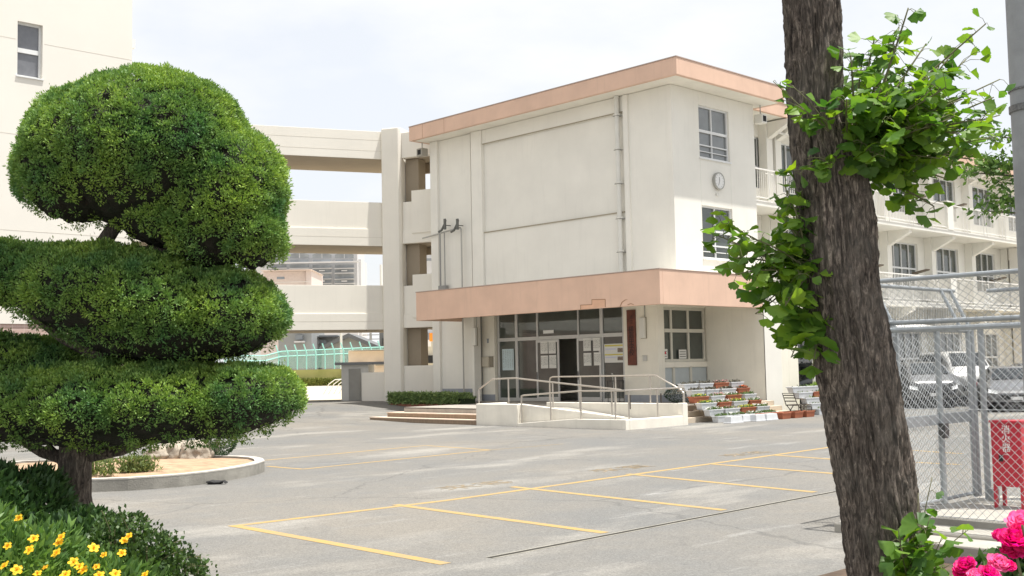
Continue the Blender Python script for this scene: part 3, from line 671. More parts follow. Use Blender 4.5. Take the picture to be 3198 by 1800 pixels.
# ------------------------------------------------------------------ porch, steps and ramp
Yk = 22.75
PO = thing('entrance_porch', (-25, 25.5, 0), 'raised entrance porch with tan tiled steps on its left', 'porch')
b = MB(); b.box(-29.4, -20.8, 25.46, 28.55, -0.1, PF); b.box(-31.64, -23.3, 28.55, Yd+0.35, -0.1, PF-0.001); b.box(-23.3, -21.0, 28.55, Yp-0.01, -0.1, PF-0.002)
b.box(-29.5, -25.2, 23.45, 25.455, -0.1, PF); b.build('floor', FLOORT, PO)
b = MB(); b2 = MB()
SL = [(-30.5, 22.75, 0.15), (-30.0, 23.1, 0.30), (-29.5, 23.45, 0.455)]
for i, (xl, yf, z) in enumerate(SL):
    zb = -0.05 if i == 0 else SL[i-1][2]-0.001
    b.box(xl+0.02, -25.19, yf+0.02, 28.5, zb, z-0.03)
    b2.box(xl, -25.185, yf, yf+0.36, z-0.03, z); b2.box(xl, xl+0.36, yf+0.361, 28.4, z-0.03, z)
b.build('steps', RISER, PO); b2.build('step_nosing', NOSE, PO, bevel=0.004)
# steps down on the right side
b = MB()
for i in range(3): b.box(-20.8+0.3*i, -20.5+0.3*i, 25.46, 31.6, -0.1, PF-0.155*i-0.004 if i else PF+0.002)
b.build('right_steps', mat('tan_step', (0.55, 0.47, 0.37), 0.9, var=0.08), PO, bevel=0.006)
RM = thing('wheelchair_ramp', (-21, 24, 0), 'cream walled switchback wheelchair ramp before the entrance', 'ramp')
xr = -19.31; xl = -23.40
b = MB()   # front kerb: profile in XZ, level then falling to the left
b.extr([(xl, Yk, -0.05), (xr, Yk, -0.05), (xr, Yk, 0.27), (-21.2, Yk, 0.255), (xl, Yk, 0.09)], (0, 0.16, 0))
b.build('front_kerb', RAMPW, RM, bevel=0.012)
b = MB(); b.box(xr-0.18, xr, Yk+0.161, 25.35, -0.05, 0.27); b.box(xr-0.19, xr+0.005, 25.2, 25.42, -0.05, 0.62); b.build('side_kerb', RAMPW, RM, bevel=0.02)
b = MB(); b.box(-25.17, -23.41, Yk, Yk+0.18, -0.05, 0.64); b.box(-25.17, -24.99, Yk+0.18, 23.9, -0.05, 0.64)
b.build('end_block', RAMPW, RM, bevel=0.02)
yi = Yk+0.22   # inner wall, falling to the right
pI = [onY(1627, 1262, yi), onY(1940, 1303, yi)]
b = MB(); b.extr([(-23.60, yi, -0.05), (pI[1].x, yi, -0.05), (pI[1].x, yi, pI[1].z), (-23.60, yi, 0.645)], (0, 0.16, 0)); b.build('inner_wall', RAMPW, RM, bevel=0.015)
b = MB(); yb = 25.25; b.box(onY(1706, 1254, yb).x, xr-0.01, yb, yb+0.2, -0.05, 0.60); b.build('back_wall', RAMPW, RM, bevel=0.015)
b = MB(); b.extr([(-25.0, yi+0.161, PF-0.01), (-23.6, yi+0.161, PF-0.01), (-21.0, yi+0.161, 0.175), (xr-0.181, yi+0.161, 0.175), (xr-0.181, yi+0.161, -0.04), (-25.0, yi+0.161, -0.04)], (0, yb-yi-0.162, 0)); b.build('ramp_slope', SLAB, RM)
def railing(name, pts, posts, base, label, group='tubular steel handrails of the ramp'):
    t = thing(name, (posts[0][0], posts[0][1], 0), label, 'handrail', group)
    m = MB(); m.tube(pts, 0.024, 8); m.build('rail', STAIN, t, smooth=2)
    for (x, y, zt, zb) in posts:
        m = MB(); m.tube([(x, y, zb), (x, y, zt)], 0.022, 8); m.lathe([(0.05, zb), (0.05, zb+0.012)], (x, y, 0), 12); m.build('post', STAIN, t, smooth=2)
def Rz(px, py, y): p = onY(px, py, y); return Vector((p.x, p.y, p.z))
yr = Yk+0.09; S = lambda a, c, y: Rz(1450+a/3.0214, 900+c/3.0214, y)
pts = [S(540, 1060, yr), S(540, 1018, yr), S(560, 1012, yr), S(1080, 972, yr), S(1500, 968, yr)]
x4 = xr-0.09; e = onX(1450+2070/3.0214, 900+940/3.0214, x4)
pts2 = pts[:-1] + [S(1500, 968, yr), Vector((x4, yr, S(1500, 968, yr).z)), Vector((x4, e.y, e.z))]
posts = []
for a, zb in ((540, 0.09), (815, 0.2), (1100, 0.25), (1425, 0.26)):
    p = S(a, 1100, yr); zt = 1.0 if a < 600 else 1.1; 
    c_ = 1018-(a-540)*0.085 if a < 1080 else 970; posts.append((p.x, yr, S(a, c_, yr).z, zb))
for a in (1550, 1820, 2075):
    q = onX(1450+a/3.0214, 1230, x4); posts.append((x4, q.y, pts2[-1].z-0.01, 0.26))
railing('handrail', pts2, posts, 0, 'front handrail along the low kerb of the ramp')
yr2 = yi+0.08
pts = [S(140, 1100, yr2), S(145, 950, yr2), S(265, 858, yr2), S(480, 850, yr2), S(1430, 955, yr2), S(1480, 962, yr2)]
posts = [(S(a, 1000, yr2).x, yr2, S(a, c_, yr2).z, zb) for a, c_, zb in ((418, 852, 0.6), (835, 890, 0.55), (1090, 918, 0.42), (1390, 950, 0.25))]
m_ = [(pts[0].x, yr2, pts[1].z, PF)] + posts
railing('handrail', pts[1:], m_, 0, 'middle handrail with a cranked left end, falling along the inner ramp wall')
yr3 = yb+0.1
pts = [S(808, 1060, yr3), S(806, 870, yr3), S(812, 848, yr3), S(835, 838, yr3), S(1960, 822, yr3)]
x5 = xr-0.1
zz = S(1960, 822, yr3).z; endp = Vector((-19.45, yr3, zz)); 
pts = pts[:-1] + [Vector((-20.35, yr3, zz)), Vector((-19.45, yr3, zz-0.42)), Vector((-19.38, yr3, zz-0.5)), Vector((-19.38, yr3, 0.6))]
posts = [(S(a, 1000, yr3).x, yr3, zz, 0.6) for a in (1100, 1430, 1755)]
railing('handrail', pts, posts, 0, 'rear handrail along the porch edge, dropping at its right end')

# ------------------------------------------------------------------ planting bed left of the steps
HB = thing('hedge_bed', (-34, 27.5, 0.3), 'low clipped green hedge in a brick edged bed along the wall left of the steps', 'hedge')
hb = [at(1195, 1262, 43.5), at(1480, 1262, 41.0)]
a_, b_ = Vector((-35.1, 27.55, 0)), Vector((-30.8, 27.4, 0))
m = MB(); m.beam((a_.x, a_.y), (b_.x, b_.y), 0.0, 0.40, (0.05, -1), -0.9, 0.42); m.build('brick_edge', mat('brick_edging', (0.28, 0.12, 0.08), 0.9, var=0.25, vscale=8), HB)

def leaf_cloud(P, N, size, tri=True, aspect=0.45, spread=0.9, blades=1, droop=0.0, fold=0.25):
    """P (n,3) points, N (n,3) outward dirs -> V,F of leaf shaped quads (diamonds folded along the middle)"""
    n = len(P); P = np.repeat(P, blades, 0); N = np.repeat(N, blades, 0); n *= blades
    d = N + rng.normal(0, spread*0.6, (n, 3)); d[:, 2] -= droop; d /= np.linalg.norm(d, axis=1, keepdims=True)+1e-9
    s = np.cross(d, rng.normal(0, 1, (n, 3))); s /= np.linalg.norm(s, axis=1, keepdims=True)+1e-9
    u = np.cross(d, s); L_ = (np.array(size)*rng.uniform(0.65, 1.25, n))[:, None] if np.ndim(size) == 0 else size[:, None]
    W_ = L_*aspect
    a = P; b = P+d*L_*0.5+s*W_*0.5+u*L_*fold*0.3; c = P+d*L_; e = P+d*L_*0.5-s*W_*0.5+u*L_*fold*0.3
    V = np.stack([a, b, c, e], 1).reshape(-1, 3); F = np.arange(n*4).reshape(n, 4)
    return V, F
HEDGE = mat('hedge_leaf', (0.27, 0.36, 0.14), 0.6, col2=(0.17, 0.26, 0.09), vscale=3, island=0.35, trans=0.2)
def blob_points(n, c, r, M=None, zmin=-9e9, noise_amp=0.12, nscale=2.0, seed=0):
    d = rng.normal(0, 1, (n, 3)); d /= np.linalg.norm(d, axis=1, keepdims=True)
    lump = sum(np.sin(d@np.array(k)*nscale*f+ph)*a for k, f, ph, a in (((2.1, 1.3, 0.7), 1, seed, .5), ((-1.2, 2.4, 1.9), 1.7, seed*2+1, .35), ((3.1, -2.2, 2.9), 2.6, seed*3+2, .25)))
    r_ = np.array(r)*(1+noise_amp*lump[:, None]); P = d*r_; N = d/np.array(r); N /= np.linalg.norm(N, axis=1, keepdims=True)
    if M is not None: P = P@M.T; N = N@M.T
    return P+np.array(c), N
t_ = rng.random(9000); wv = rng.uniform(-0.42, 0.42, 9000); 
base = np.array(a_)[None]*(1-t_[:, None])+np.array(b_)[None]*t_[:, None]
P = base.copy(); P[:, 1] += wv+0.05; side = rng.random(9000) < 0.45
topz = 0.66+0.05*np.sin(t_*23)+0.04*np.sin(t_*61+1)
P[:, 2] = np.where(side, rng.uniform(0.42, 0.8, 9000), topz); P[side, 1] = base[side, 1]-0.40+rng.normal(0, 0.03, side.sum())
N_ = np.where(side[:, None], np.array([0, -1, 0.4]), np.array([0, 0, 1.0]))
V, F = leaf_cloud(P, N_, 0.13, aspect=0.35, spread=1.4); np_mesh('foliage', V, F, HEDGE, HB)
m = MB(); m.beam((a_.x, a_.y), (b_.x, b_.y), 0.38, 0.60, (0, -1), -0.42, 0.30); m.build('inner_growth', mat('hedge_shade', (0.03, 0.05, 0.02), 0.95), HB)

# ------------------------------------------------------------------ planters
def planter_proto(name, mtl, soil=True, L_=0.62, W=0.23, H=0.19):
    t = thing(name, (0, 0, 0), 'x', 'planter')
    m = MB(); t1 = 0.5; b1 = 0.42
    def ring(l, w_, z): return [(-l/2, -w_/2, z), (l/2, -w_/2, z), (l/2, w_/2, z), (-l/2, w_/2, z)]
    rs = [ring(L_*0.86, W*0.80, 0), ring(L_*0.95, W*0.93, H-0.03), ring(L_, W, H-0.03), ring(L_, W, H), ring(L_*0.94, W*0.88, H), ring(L_*0.92, W*0.84, H-0.05)]
    V = [p for r in rs for p in r]; F = [(3, 2, 1, 0)]
    for i in range(len(rs)-1):
        for k in range(4): F.append((i*4+k, i*4+(k+1) % 4, i*4+4+(k+1) % 4, i*4+4+k))
    F.append((20, 21, 22, 23)) if False else None
    m.v = V; m.f = [f for f in F if f]
    m.build('tub', mtl, t, bevel=0.008)
    if soil: m = MB(); m.box(-L_*0.46, L_*0.46, -W*0.42, W*0.42, H-0.06, H-0.035); m.build('soil', SOIL, t)
    return t
FLW = {'white': mat('white_petal', (0.78, 0.77, 0.74), 0.7, trans=0.15), 'orange': mat('orange_petal', (0.75, 0.16, 0.04), 0.7, trans=0.15), 'yellow': mat('lime_petal', (0.62, 0.62, 0.08), 0.7, trans=0.15),
       'pink': mat('dull_pink_petal', (0.6, 0.33, 0.32), 0.7, trans=0.15), 'purple': mat('dark_purple_leaf', (0.10, 0.06, 0.08), 0.7)}
SEED = mat('seedling_leaf', (0.12, 0.19, 0.06), 0.65, island=0.3, trans=0.2); DRY = mat('dusty_leaf', (0.15, 0.14, 0.10), 0.8, island=0.3)
PW = planter_proto('flower_planter', PLW); PB = planter_proto('flower_planter', PLB)
for o in (PW, PB): o.location = (0, 0, -50)
used = {'w': False, 'b': False}
def put_planter(kind, loc, rz, label, flower=None, flip=False, group='long plastic flower planters', leaf=SEED, n=130):
    src = PW if kind == 'w' else PB
    o = copy_tree(src); o.location = loc; o.rotation_euler = (math.pi if flip else 0, 0, rz); o['label'] = label; o['group'] = group
    if flip: o.location.z += 0.19
    if not flip and n:
        P = np.column_stack([rng.uniform(-0.26, 0.26, n), rng.uniform(-0.07, 0.07, n), np.full(n, 0.15)]); 
        k = rng.uniform(-0.26, 0.26, 7); P[::3, 0] = k[rng.integers(0, 7, len(P[::3]))]+rng.normal(0, 0.025, len(P[::3])); P[:, 2] = np.minimum(P[:, 2], 0.16); P[:, 2] += rng.random(n)*0.07
        V, F = leaf_cloud(P, np.tile([0, 0, 1.0], (n, 1)), 0.07, aspect=0.5, spread=1.3); q = np_mesh('seedlings', V, F, leaf); q.parent = o
        if flower:
            mm = 40; P = np.column_stack([k[rng.integers(0, 7, mm)]+rng.normal(0, 0.03, mm), rng.uniform(-0.09, 0.09, mm), 0.2+rng.random(mm)*0.06])
            V, F = leaf_cloud(P, np.tile([0, 0, 1.0], (mm, 1)), 0.04, aspect=1.0, spread=1.5); q = np_mesh('blossoms', V, F, FLW[flower]); q.parent = o
    return o
XR6 = onZ(2250, 1302, 0.0).x
def row(k, y_img): pass
rows = [  # (row, plane X, base z, [(x0,x1,kind,flower,what)])
 (1, -1.30, 0.92, [(-125, 122, 'w', None, 'dark seedlings'), (138, 366, 'w', None, 'dark seedlings'), (380, 612, 'b', 'pink', 'faded pink flowers'), (636, 845, 'w', None, 'a few sprigs')]),
 (2, -1.04, 0.735, [(2, 222, 'w', None, 'blue green seedlings'), (238, 452, 'w', None, 'sparse seedlings'), (472, 728, 'w', None, 'bare soil'), (742, 936, 'b', 'orange', 'bright orange flowers')]),
 (3, -0.78, 0.55, [(18, 302, 'b', 'yellow', 'a few yellow flowers'), (310, 542, 'w', 'pink', 'pale pink flowers'), (552, 822, 'b', 'white', 'pale flowers'), (838, 1036, 'w', None, 'bare soil')]),
 (4, -0.52, 0.365, [(130, 425, 'w', 'yellow', 'orange yellow flowers'), (432, 640, 'b', 'white', 'white flowers'), (650, 912, 'w', 'yellow', 'lime yellow flowers'), (920, 1112, 'b', 'white', 'creamy flowers')]),
 (5, -0.26, 0.18, [(270, 512, 'w', 'white', 'white flowers'), (520, 772, 'w', 'pink', 'pink flowers'), (782, 1026, 'b', 'yellow', 'pale yellow flowers'), (1032, 1240, 'w', 'white', 'small white flowers')]),
 (6, 0.0, 0.0, [(395, 640, 'w', None, 'dusty seedlings'), (650, 890, 'w', 'white', 'scattered white flowers'), (900, 1140, 'w', 'white', 'a few pale flowers'), (1150, 1372, 'w', None, 'thin sprigs')])]
ordn = ['top', 'second', 'third', 'fourth', 'fifth', 'bottom']; pos = ['first', 'second', 'third', 'fourth']
X6 = -19.35
GP = 'planters on the tiered stand by the porch'
for k, dxk, zb, items in rows:
    xx = X6+dxk
    for i, (a, c_, kind, fl, what) in enumerate(items):
        p0 = onX(2150+a/5.05, 1240, xx); p1 = onX(2150+c_/5.05, 1240, xx); yc = (p0.y+p1.y)/2; sc = (p1.y-p0.y)/0.62
        o = put_planter(kind, (xx, yc, zb), math.pi/2, f"{'white' if kind == 'w' else 'terracotta'} planter with {what}, {pos[i]} from left in the stand's {ordn[k-1]} row", fl, group=GP, leaf=DRY if k < 3 else SEED)
        o.scale = (min(1.25, max(0.8, sc*0.98)), 1, 1)
ST = thing('planter_stand', (X6-0.6, 27.5, 0), 'dark iron tiered stand under the rows of planters', 'plant stand')
m = MB()
for k, dxk, zb, items in rows[:-1]:
    y0_, y1_ = onX(2150+items[0][0]/5.05, 1240, X6+dxk).y, onX(2150+items[-1][1]/5.05, 1240, X6+dxk).y
    m.box(X6+dxk-0.13, X6+dxk+0.10, y0_, y1_, zb-0.03, zb-0.003)
m.build('shelf', mat('weathered_board', (0.25, 0.2, 0.15), 0.9, var=0.3), ST)
for yy in (24.6, 26.0, 27.6):
    m = MB(); m.tube([(X6-1.35, yy, PF), (X6-1.35, yy, 0.86)], 0.02, 6); m.build('leg', IRON, ST)
# upturned planters lying on the asphalt in front
GF = 'empty planters on the asphalt before the stand'
for (a, c_, yb_, kind, lb) in [(605, 812, 825, 'w', 'upturned white planter nearest the steps at the front of the row'), (800, 1000, 790, 'w', 'upturned white planter tucked behind the front white one'), (1025, 1150, 812, 'w', 'upturned white planter standing endwise in the middle of the front row'), (1140, 1402, 822, 'w', 'upturned white planter beside the terracotta ones'),
                       (1402, 1600, 803, 'b', 'left one of the three terracotta planters on the asphalt'), (1602, 1790, 780, 'b', 'middle one of the three terracotta planters on the asphalt'), (1790, 1965, 765, 'b', 'right one of the three terracotta planters on the asphalt')]:
    p = onZ(2150+(a+c_)/2/5.05, 1150+(yb_-6)/5.05, 0.0)
    xx = -18.75 if yb_ != 790 else -18.95; p = onX(2150+(a+c_)/2/5.05, 1150+yb_/5.05, xx)
    put_planter(kind, (xx, p.y, 0.0), math.pi/2, lb, flip=kind == 'w', group=GF, n=0).scale = (1 if kind == 'w' and c_-a > 150 else 0.8, 1.15, 1)
for i, (a, yb_) in enumerate([(1180, 690), (1360, 680), (1540, 670), (1720, 660)]):
    xx = -19.05; p = onX(2150+a/5.05, 1250, xx); put_planter('b', (xx, p.y, 0.0), math.pi/2, f"empty terracotta planter behind the front ones, {pos[i]} from the left", group=GF, n=0)
# second stack to the right
GS = 'planters stacked beside the tree trunk'
for (a, c_, zb, kind, lb) in [(1588, 2035, 0.72, 'w', 'long white planter on top of the right hand stack'), (1690, 1925, 0.54, 'w', 'white planter beside a terracotta one in the right hand stack'), (1932, 2115, 0.54, 'b', 'terracotta planter in the right hand stack'),
                         (1800, 2200, 0.36, 'w', 'white planter in the third tier of the right hand stack'), (1885, 2210, 0.18, 'w', 'white planter in the fourth tier of the right hand stack'), (2000, 2220, 0.0, 'w', 'white planter at the bottom of the right hand stack')]:
    xx = -19.2-zb*0.55; p0 = onX(2150+a/5.05, 1240, xx); p1 = onX(2150+c_/5.05, 1240, xx)
    o = put_planter(kind, (xx, (p0.y+p1.y)/2, zb), math.pi/2, lb, None, group=GS, n=20); o.scale = ((p1.y-p0.y)/0.62, 1, 1)
T2 = thing('planter_shelf', (-19.5, 35, 0), 'wooden tiered shelf under the right hand planter stack', 'plant stand'); m = MB()
yy0, yy1 = onX(2470, 1240, -19.5).y, onX(2600, 1240, -19.5).y
for z in (0.18, 0.36, 0.54, 0.72): m.box(-19.2-z*0.55-0.12, -19.2-z*0.55+0.12, yy0+ (0.8 if z < .3 else 0.4), yy1, z-0.025, z-0.003)
m.build('shelf', MATS['weathered_board'], T2)
for yy in (yy0+0.9, yy1-0.1): m = MB(); m.tube([(-19.6, yy, 0), (-19.6, yy, 0.7)], 0.02, 6); m.tube([(-19.65, yy, 0.7), (-19.2, yy, 0.1)], 0.018, 6); m.build('leg', IRON, T2)
for o in list(bpy.data.objects):      # drop the two patterns every planter was copied from
    if o in (PW, PB) or o.parent in (PW, PB): pass
for src in (PW, PB):
    for ch in [x for x in bpy.data.objects if x.parent == src]: bpy.data.objects.remove(ch)
    bpy.data.objects.remove(src)
# low bed with leafy plants, iron chair
bx = onX(2440, 1265, -20.3); BD = thing('shrub_bed', (-20.2, 34.3, 0), 'low concrete ring bed with light green leafy plants by the wall end', 'plant bed')
m = MB(); m.lathe([(0.85, 0), (0.85, 0.22), (0.78, 0.24), (0.74, 0.18), (0, 0.18)], (-20.1, 34.2, 0), 28); m.build('bed_ring', CONC, BD, smooth=2)
P, N_ = blob_points(1800, (-20.1, 33.9, 0.55), (0.42, 0.40, 0.42)); P2, N2 = blob_points(1300, (-20.0, 34.75, 0.5), (0.36, 0.36, 0.36)); 
V, F = leaf_cloud(np.vstack([P, P2])*1.0, np.vstack([N_, N2])+np.array([0, 0, .6]), 0.15, aspect=0.22, spread=0.7); np_mesh('foliage', V, F, mat('light_leaf', (0.20, 0.30, 0.07), 0.6, island=0.35, trans=0.3), BD)
cx, cy = onX(2150+1690/5.05, 1240, -19.0).x, onX(2150+1690/5.05, 1240, -19.0).y
CH = thing('garden_chair', (cx, cy, 0), 'dark wrought iron folding chair between the planter stacks', 'chair')
m = MB(); m.box(cx-0.2, cx+0.2, cy-0.26, cy+0.26, 0.36, 0.39); m.build('seat', IRON, CH)
for sx in (-0.2, 0.2):
    for s2 in (-1, 1): m = MB(); m.tube([(cx+sx, cy-0.26*s2, 0), (cx+sx, cy+0.2*s2, 0.37)], 0.014, 6); m.build('leg', IRON, CH)
m = MB(); m.tube([(cx-0.2, cy-0.24, 0.39), (cx-0.2, cy-0.42, 0.74), (cx+0.2, cy-0.42, 0.74), (cx+0.2, cy-0.24, 0.39)], 0.014, 6)
for z in (0.5, 0.6, 0.68): m.tube([(cx-0.2, cy-0.24-(z-.39)*.5, z), (cx+0.2, cy-0.24-(z-.39)*.5, z)], 0.018, 6)
m.build('backrest', IRON, CH)
fc = onX(2150+1840/5.05, 1270, -18.95); FS = thing('wire_stool', (fc.x, fc.y, 0), 'low dark wire plant stool beside the iron chair', 'plant stool'); m = MB()
for z in (0.03, 0.17, 0.3): m.tube([(fc.x-0.13, fc.y-0.16, z), (fc.x+0.13, fc.y-0.16, z), (fc.x+0.13, fc.y+0.16, z), (fc.x-0.13, fc.y+0.16, z), (fc.x-0.13, fc.y-0.16, z)], 0.012, 6)
m.build('frame', IRON, FS)
for sx in (-0.13, 0.13):
    for sy in (-0.16, 0.16): m = MB(); m.tube([(fc.x+sx, fc.y+sy, 0), (fc.x+sx, fc.y+sy, 0.31)], 0.012, 6); m.build('leg', IRON, FS)
# dark clipped bush behind the ramp end
t = thing('clipped_bush', (-20.6, 25.95, PF), 'small dark clipped bush behind the right end of the ramp', 'bush')
q = onX(2115, 1230, -22.4); P, N_ = blob_points(3200, (-22.4, q.y+0.6, PF+0.28), (0.35, 1.1, 0.30), noise_amp=0.05); V, F = leaf_cloud(P, N_, 0.05, spread=0.9); t.location = (-22.4, q.y+0.6, PF)
np_mesh('foliage', V, F, mat('dark_bush_leaf', (0.03, 0.06, 0.025), 0.6, island=0.35, trans=0.1), t)

# ------------------------------------------------------------------ open corridor building
CR = thing('corridor_bridge', (-39, 24, 0), 'open three level concrete corridor joining the school blocks, with a broad round shouldered column', 'corridor building')
C0 = Vector((at(1200, 1100, 46).x, at(1200, 1100, 46).y, 0)); dC = Vector((-0.400, -0.9165, 0)); nC = Vector((0.9165, -0.400, 0)); LC = 13.5
C1 = C0+dC*LC
def hz(y, px=1150, t=46): return at(px, y, t).z
def band(mb, z0, z1, d0, d1):
    e_ = C0-dC*(1.6 if d0 < -1 else 0.0); mb.beam((C1.x, C1.y), (e_.x, e_.y), z0, z1, (nC.x, nC.y), d0, d1)
zR0, zR1 = 10.42, 11.58
m = MB(); band(m, zR0, zR1, -0.25, 0.0); band(m, zR1-0.30, zR1-0.02, -3.0, -0.26); band(m, zR0+0.001, zR0+0.3, -3.0, -0.251); band(m, zR0, zR1, -3.2, -3.001)
for zs, zt, zp in ((6.80, 7.50, 8.62), (3.36, 4.02, 5.18)):
    band(m, zs, zt, -3.2, 0.0); band(m, zt+0.001, zp, -0.22, -0.05); band(m, zt+0.001, zp, -3.15, -3.0)
m.build('gallery', WALLR, CR, bevel=0.01)
for z in (11.2, 7.15, 3.7, 10.75):
    m = MB(); band(m, z, z+0.012, 0.0, 0.003); m.build('pour_joint', mat('faint_joint', (0.60, 0.56, 0.48), 0.9), CR)
m = MB()
for z in (zR0, 6.80, 3.36): band(m, z-0.012, z-0.002, -3.17, -0.03)
m.build('gallery_soffit', SOFFIT_SHADE, CR)
# broad column
C2 = Vector((at(1262, 1100, 45.7).x, at(1262, 1100, 45.7).y, 0)); u = (C2-C0).normalized(); nn_ = Vector((u.y, -u.x, 0)); nn_ = nn_ if nn_.dot(Vector((0, -1, 0))) > 0 else -nn_
m = MB(); pl = [C0-nn_*0.7, C0+nn_*0.05, C0+nn_*0.18+u*0.08, C2+nn_*0.18-u*0.08, C2+nn_*0.05, C2-nn_*0.7]
m.prism([(p.x, p.y) for p in pl], 0.2, 11.66); m.build('column', WALLR, CR, bevel=0.03)
# link to the main block with stair parapets
E0 = C2; E1 = Vector((XL+0.02, 29.35, 0)); nE = Vector(((E1-E0).y, -(E1-E0).x, 0)).normalized()
def lb_(mb, a, c_, z0, z1, d0, d1):
    p = E0.lerp(E1, a); q = E0.lerp(E1, c_); mb.beam((p.x, p.y), (q.x, q.y), z0, z1, (nE.x, nE.y), d0, d1)
for seg in [(0, 1, 10.40, 11.45, -0.2, 0), (0, 1, 0.3, 1.86, -0.2, 0.02)]: m = MB(); lb_(m, *seg); m.build('link_wall', WALLR, CR, bevel=0.01)
for zs in (6.85, 3.40):
    m = MB(); lb_(m, 0, 1, zs, zs+0.55, -0.2, -0.0); lb_(m, 0, 0.23, zs+0.551, zs+1.72, -0.2, -0.04); lb_(m, 0.232, 1, zs+0.40, zs+2.15, -0.3, 0.05); m.build('stair_parapet', WALLR, CR, bevel=0.01)
for seg in [(0, 1, 10.38, 10.40, -3, -0.2), (0, 1, 6.82, 7.0, -3.2, -0.21), (0, 1, 3.38, 3.55, -3.2, -0.21), (0, 1, 9.95, 10.37, -1.6, -1.4), (0, 1, 6.5, 6.8, -1.6, -1.4)]: m = MB(); lb_(m, *seg); m.build('stair_slab', SOFFIT_SHADE, CR)
m = MB(); lb_(m, 0.0, 0.30, 0.3, 10.37, -0.9, -0.32); m.build('stair_core', SOFFIT_SHADE, CR)
q0 = C0+dC*0.02
# low screen wall and small shed at the foot of the corridor
W0 = at(1130, 1250, 46.5); W1 = at(1209, 1243, 46.0); W0 = Vector((W0.x, W0.y, 0)); W1 = Vector((W1.x, W1.y, 0)); 
m = MB(); nW = Vector(((W1-W0).y, -(W1-W0).x, 0)).normalized(); m.beam((W0.x, W0.y), (W1.x, W1.y), 0.3, 1.62, (nW.x, nW.y), -0.2, 0); tag(m.build('screen_wall', WALLR, bevel=0.01), 'low cream wall at the foot of the corridor column, right of the shed', 'low wall')
SH = at(1067, 1250, 47.2); SH2 = at(1152, 1250, 47.2); s0, s1 = Vector((SH.x, SH.y, 0)), Vector((SH2.x, SH2.y, 0)); us = (s1-s0).normalized(); ns = Vector((us.y, -us.x, 0))
T = thing('store_shed', s0, 'small flat roofed white shed with a grey door at the field edge', 'shed')
m = MB(); e_ = s0.lerp(s1, 1.0); m.beam((s0.x, s0.y), (e_.x, e_.y), 0.3, 1.95, (ns.x, ns.y), -2.0, 0.0); m.build('wall', mat('shed_wall', (0.62, 0.61, 0.57), 0.85, var=0.08, vscale=2, streak=0.2), T)
m = MB(); m.beam((s0-us*0.25).xy, (e_+us*0.9).xy, 1.952, 2.06, (ns.x, ns.y), -2.2, 0.2); m.build('roof', mat('shed_roof', (0.22, 0.23, 0.24), 0.7), T)
m = MB(); dp = at(1090, 1250, 47.2), at(1127, 1250, 47.2); m.beam((dp[0].x, dp[0].y), (dp[1].x, dp[1].y), 0.42, 1.78, (ns.x, ns.y), 0.003, 0.04); m.build('door', mat('grey_door', (0.34, 0.33, 0.30), 0.7, var=0.08), T)

# ------------------------------------------------------------------ tall hall on the left
LBX = -40.0; LE = onX(413, 100, LBX).y
HL = thing('tall_hall', (LBX-7, 8, 0), 'tall plain pale yellow building at the left with one narrow window', 'building')
m = MB(); wl = onX(55, 65, LBX), onX(132, 248, LBX); hole = (wl[0].y, wl[1].y, wl[1].z, wl[0].z)
wall_with_holes(m, 'X', LBX, -0.3, -14, LE, 4.0, 24, [hole]); m.box(LBX-14, LBX-0.301, LE-0.3, LE, 0, 24); m.box(LBX-14, LBX-0.31, -13.7, -14, 0, 24); m.box(LBX-14, LBX-0.31, -13.6, LE-0.31, 23.5, 23.9)
m.build('wall', WHITEW, HL)
zj = onX(300, 168, LBX).z
for z, ya_, yb_ in ((zj, -13.9, hole[0]-0.06), (zj, hole[1]+0.06, LE-0.02), (zj-3.4, -13.9, LE-0.02), (zj-6.8, -13.9, LE-0.02)):
    m = MB(); m.box(LBX+0.001, LBX+0.004, ya_, yb_, z-0.008, z+0.008); m.build('wall_joint', mat('joint_shadow', (0.60, 0.56, 0.49), 0.9), HL)
m = MB(); m.box(LBX-0.28, LBX+0.02, -14, LE, 0.2, 3.55); m.build('tile_base', PINKT, HL)
m = MB(); m.box(LBX-0.29, LBX+0.06, -14, LE, 3.56, 3.99); m.build('sill_band', WHITEW, HL)
window_unit(HL, 'X', LBX, *hole, [], [(0.49, 0.16)], gl=mat('dim_glass', (0.15, 0.155, 0.17), 0.06, ior=1.7, var=0.15), fw=0.07, depth=0.22)
m = MB(); q = onX(418, 128, LBX); m.box(LBX-0.5, LBX-0.25, LE+0.002, LE+0.25, q.z-0.2, q.z+0.15); m.build('vent_hood', WFR, HL)
# ------------------------------------------------------------------ classroom wing with balconies
WG = thing('classroom_wing', (-27, 46, 0), 'long three storey classroom wing with white railed balconies running back to the right', 'school building')
XWL = -23.6; BX = -22.15; Y0, Y1 = Yr+0.02, 75.0
FL = [(3.92, 4.12), (7.22, 7.43)]
bays = [37.3, 41.5, 45.7, 49.85, 54.05, 58.2, 62.4, 66.6]
holes = []; wins = []
for yb in bays:
    for zf in (0.9, 4.95, 8.25):
        h_ = (yb-0.02, yb+2.75, zf, zf+1.95 if zf > 1 else 2.9); holes.append(h_); wins.append(h_)
hs = (33.6, 34.75, 8.25, 10.2); holes.append(hs); wins.append(hs); hs = (33.7, 35.2, 4.15, 6.1); holes.append(hs); wins.append(hs)
hs = (35.4, 36.6, 8.25, 10.2); holes.append(hs); wins.append(hs)
m = MB(); wall_with_holes(m, 'X', XWL, -0.2, Y0, 73.0, 0, 10.75, holes)
for yb in [36.7]+bays: m.box(XWL+0.001, XWL+0.36, yb-0.75, yb-0.35, 0.1, 10.74)
m.box(XWL-0.5, XWL-0.21, Y0, 73, 0, 0.1)
m.build('wall', WALL, WG, bevel=0.006)
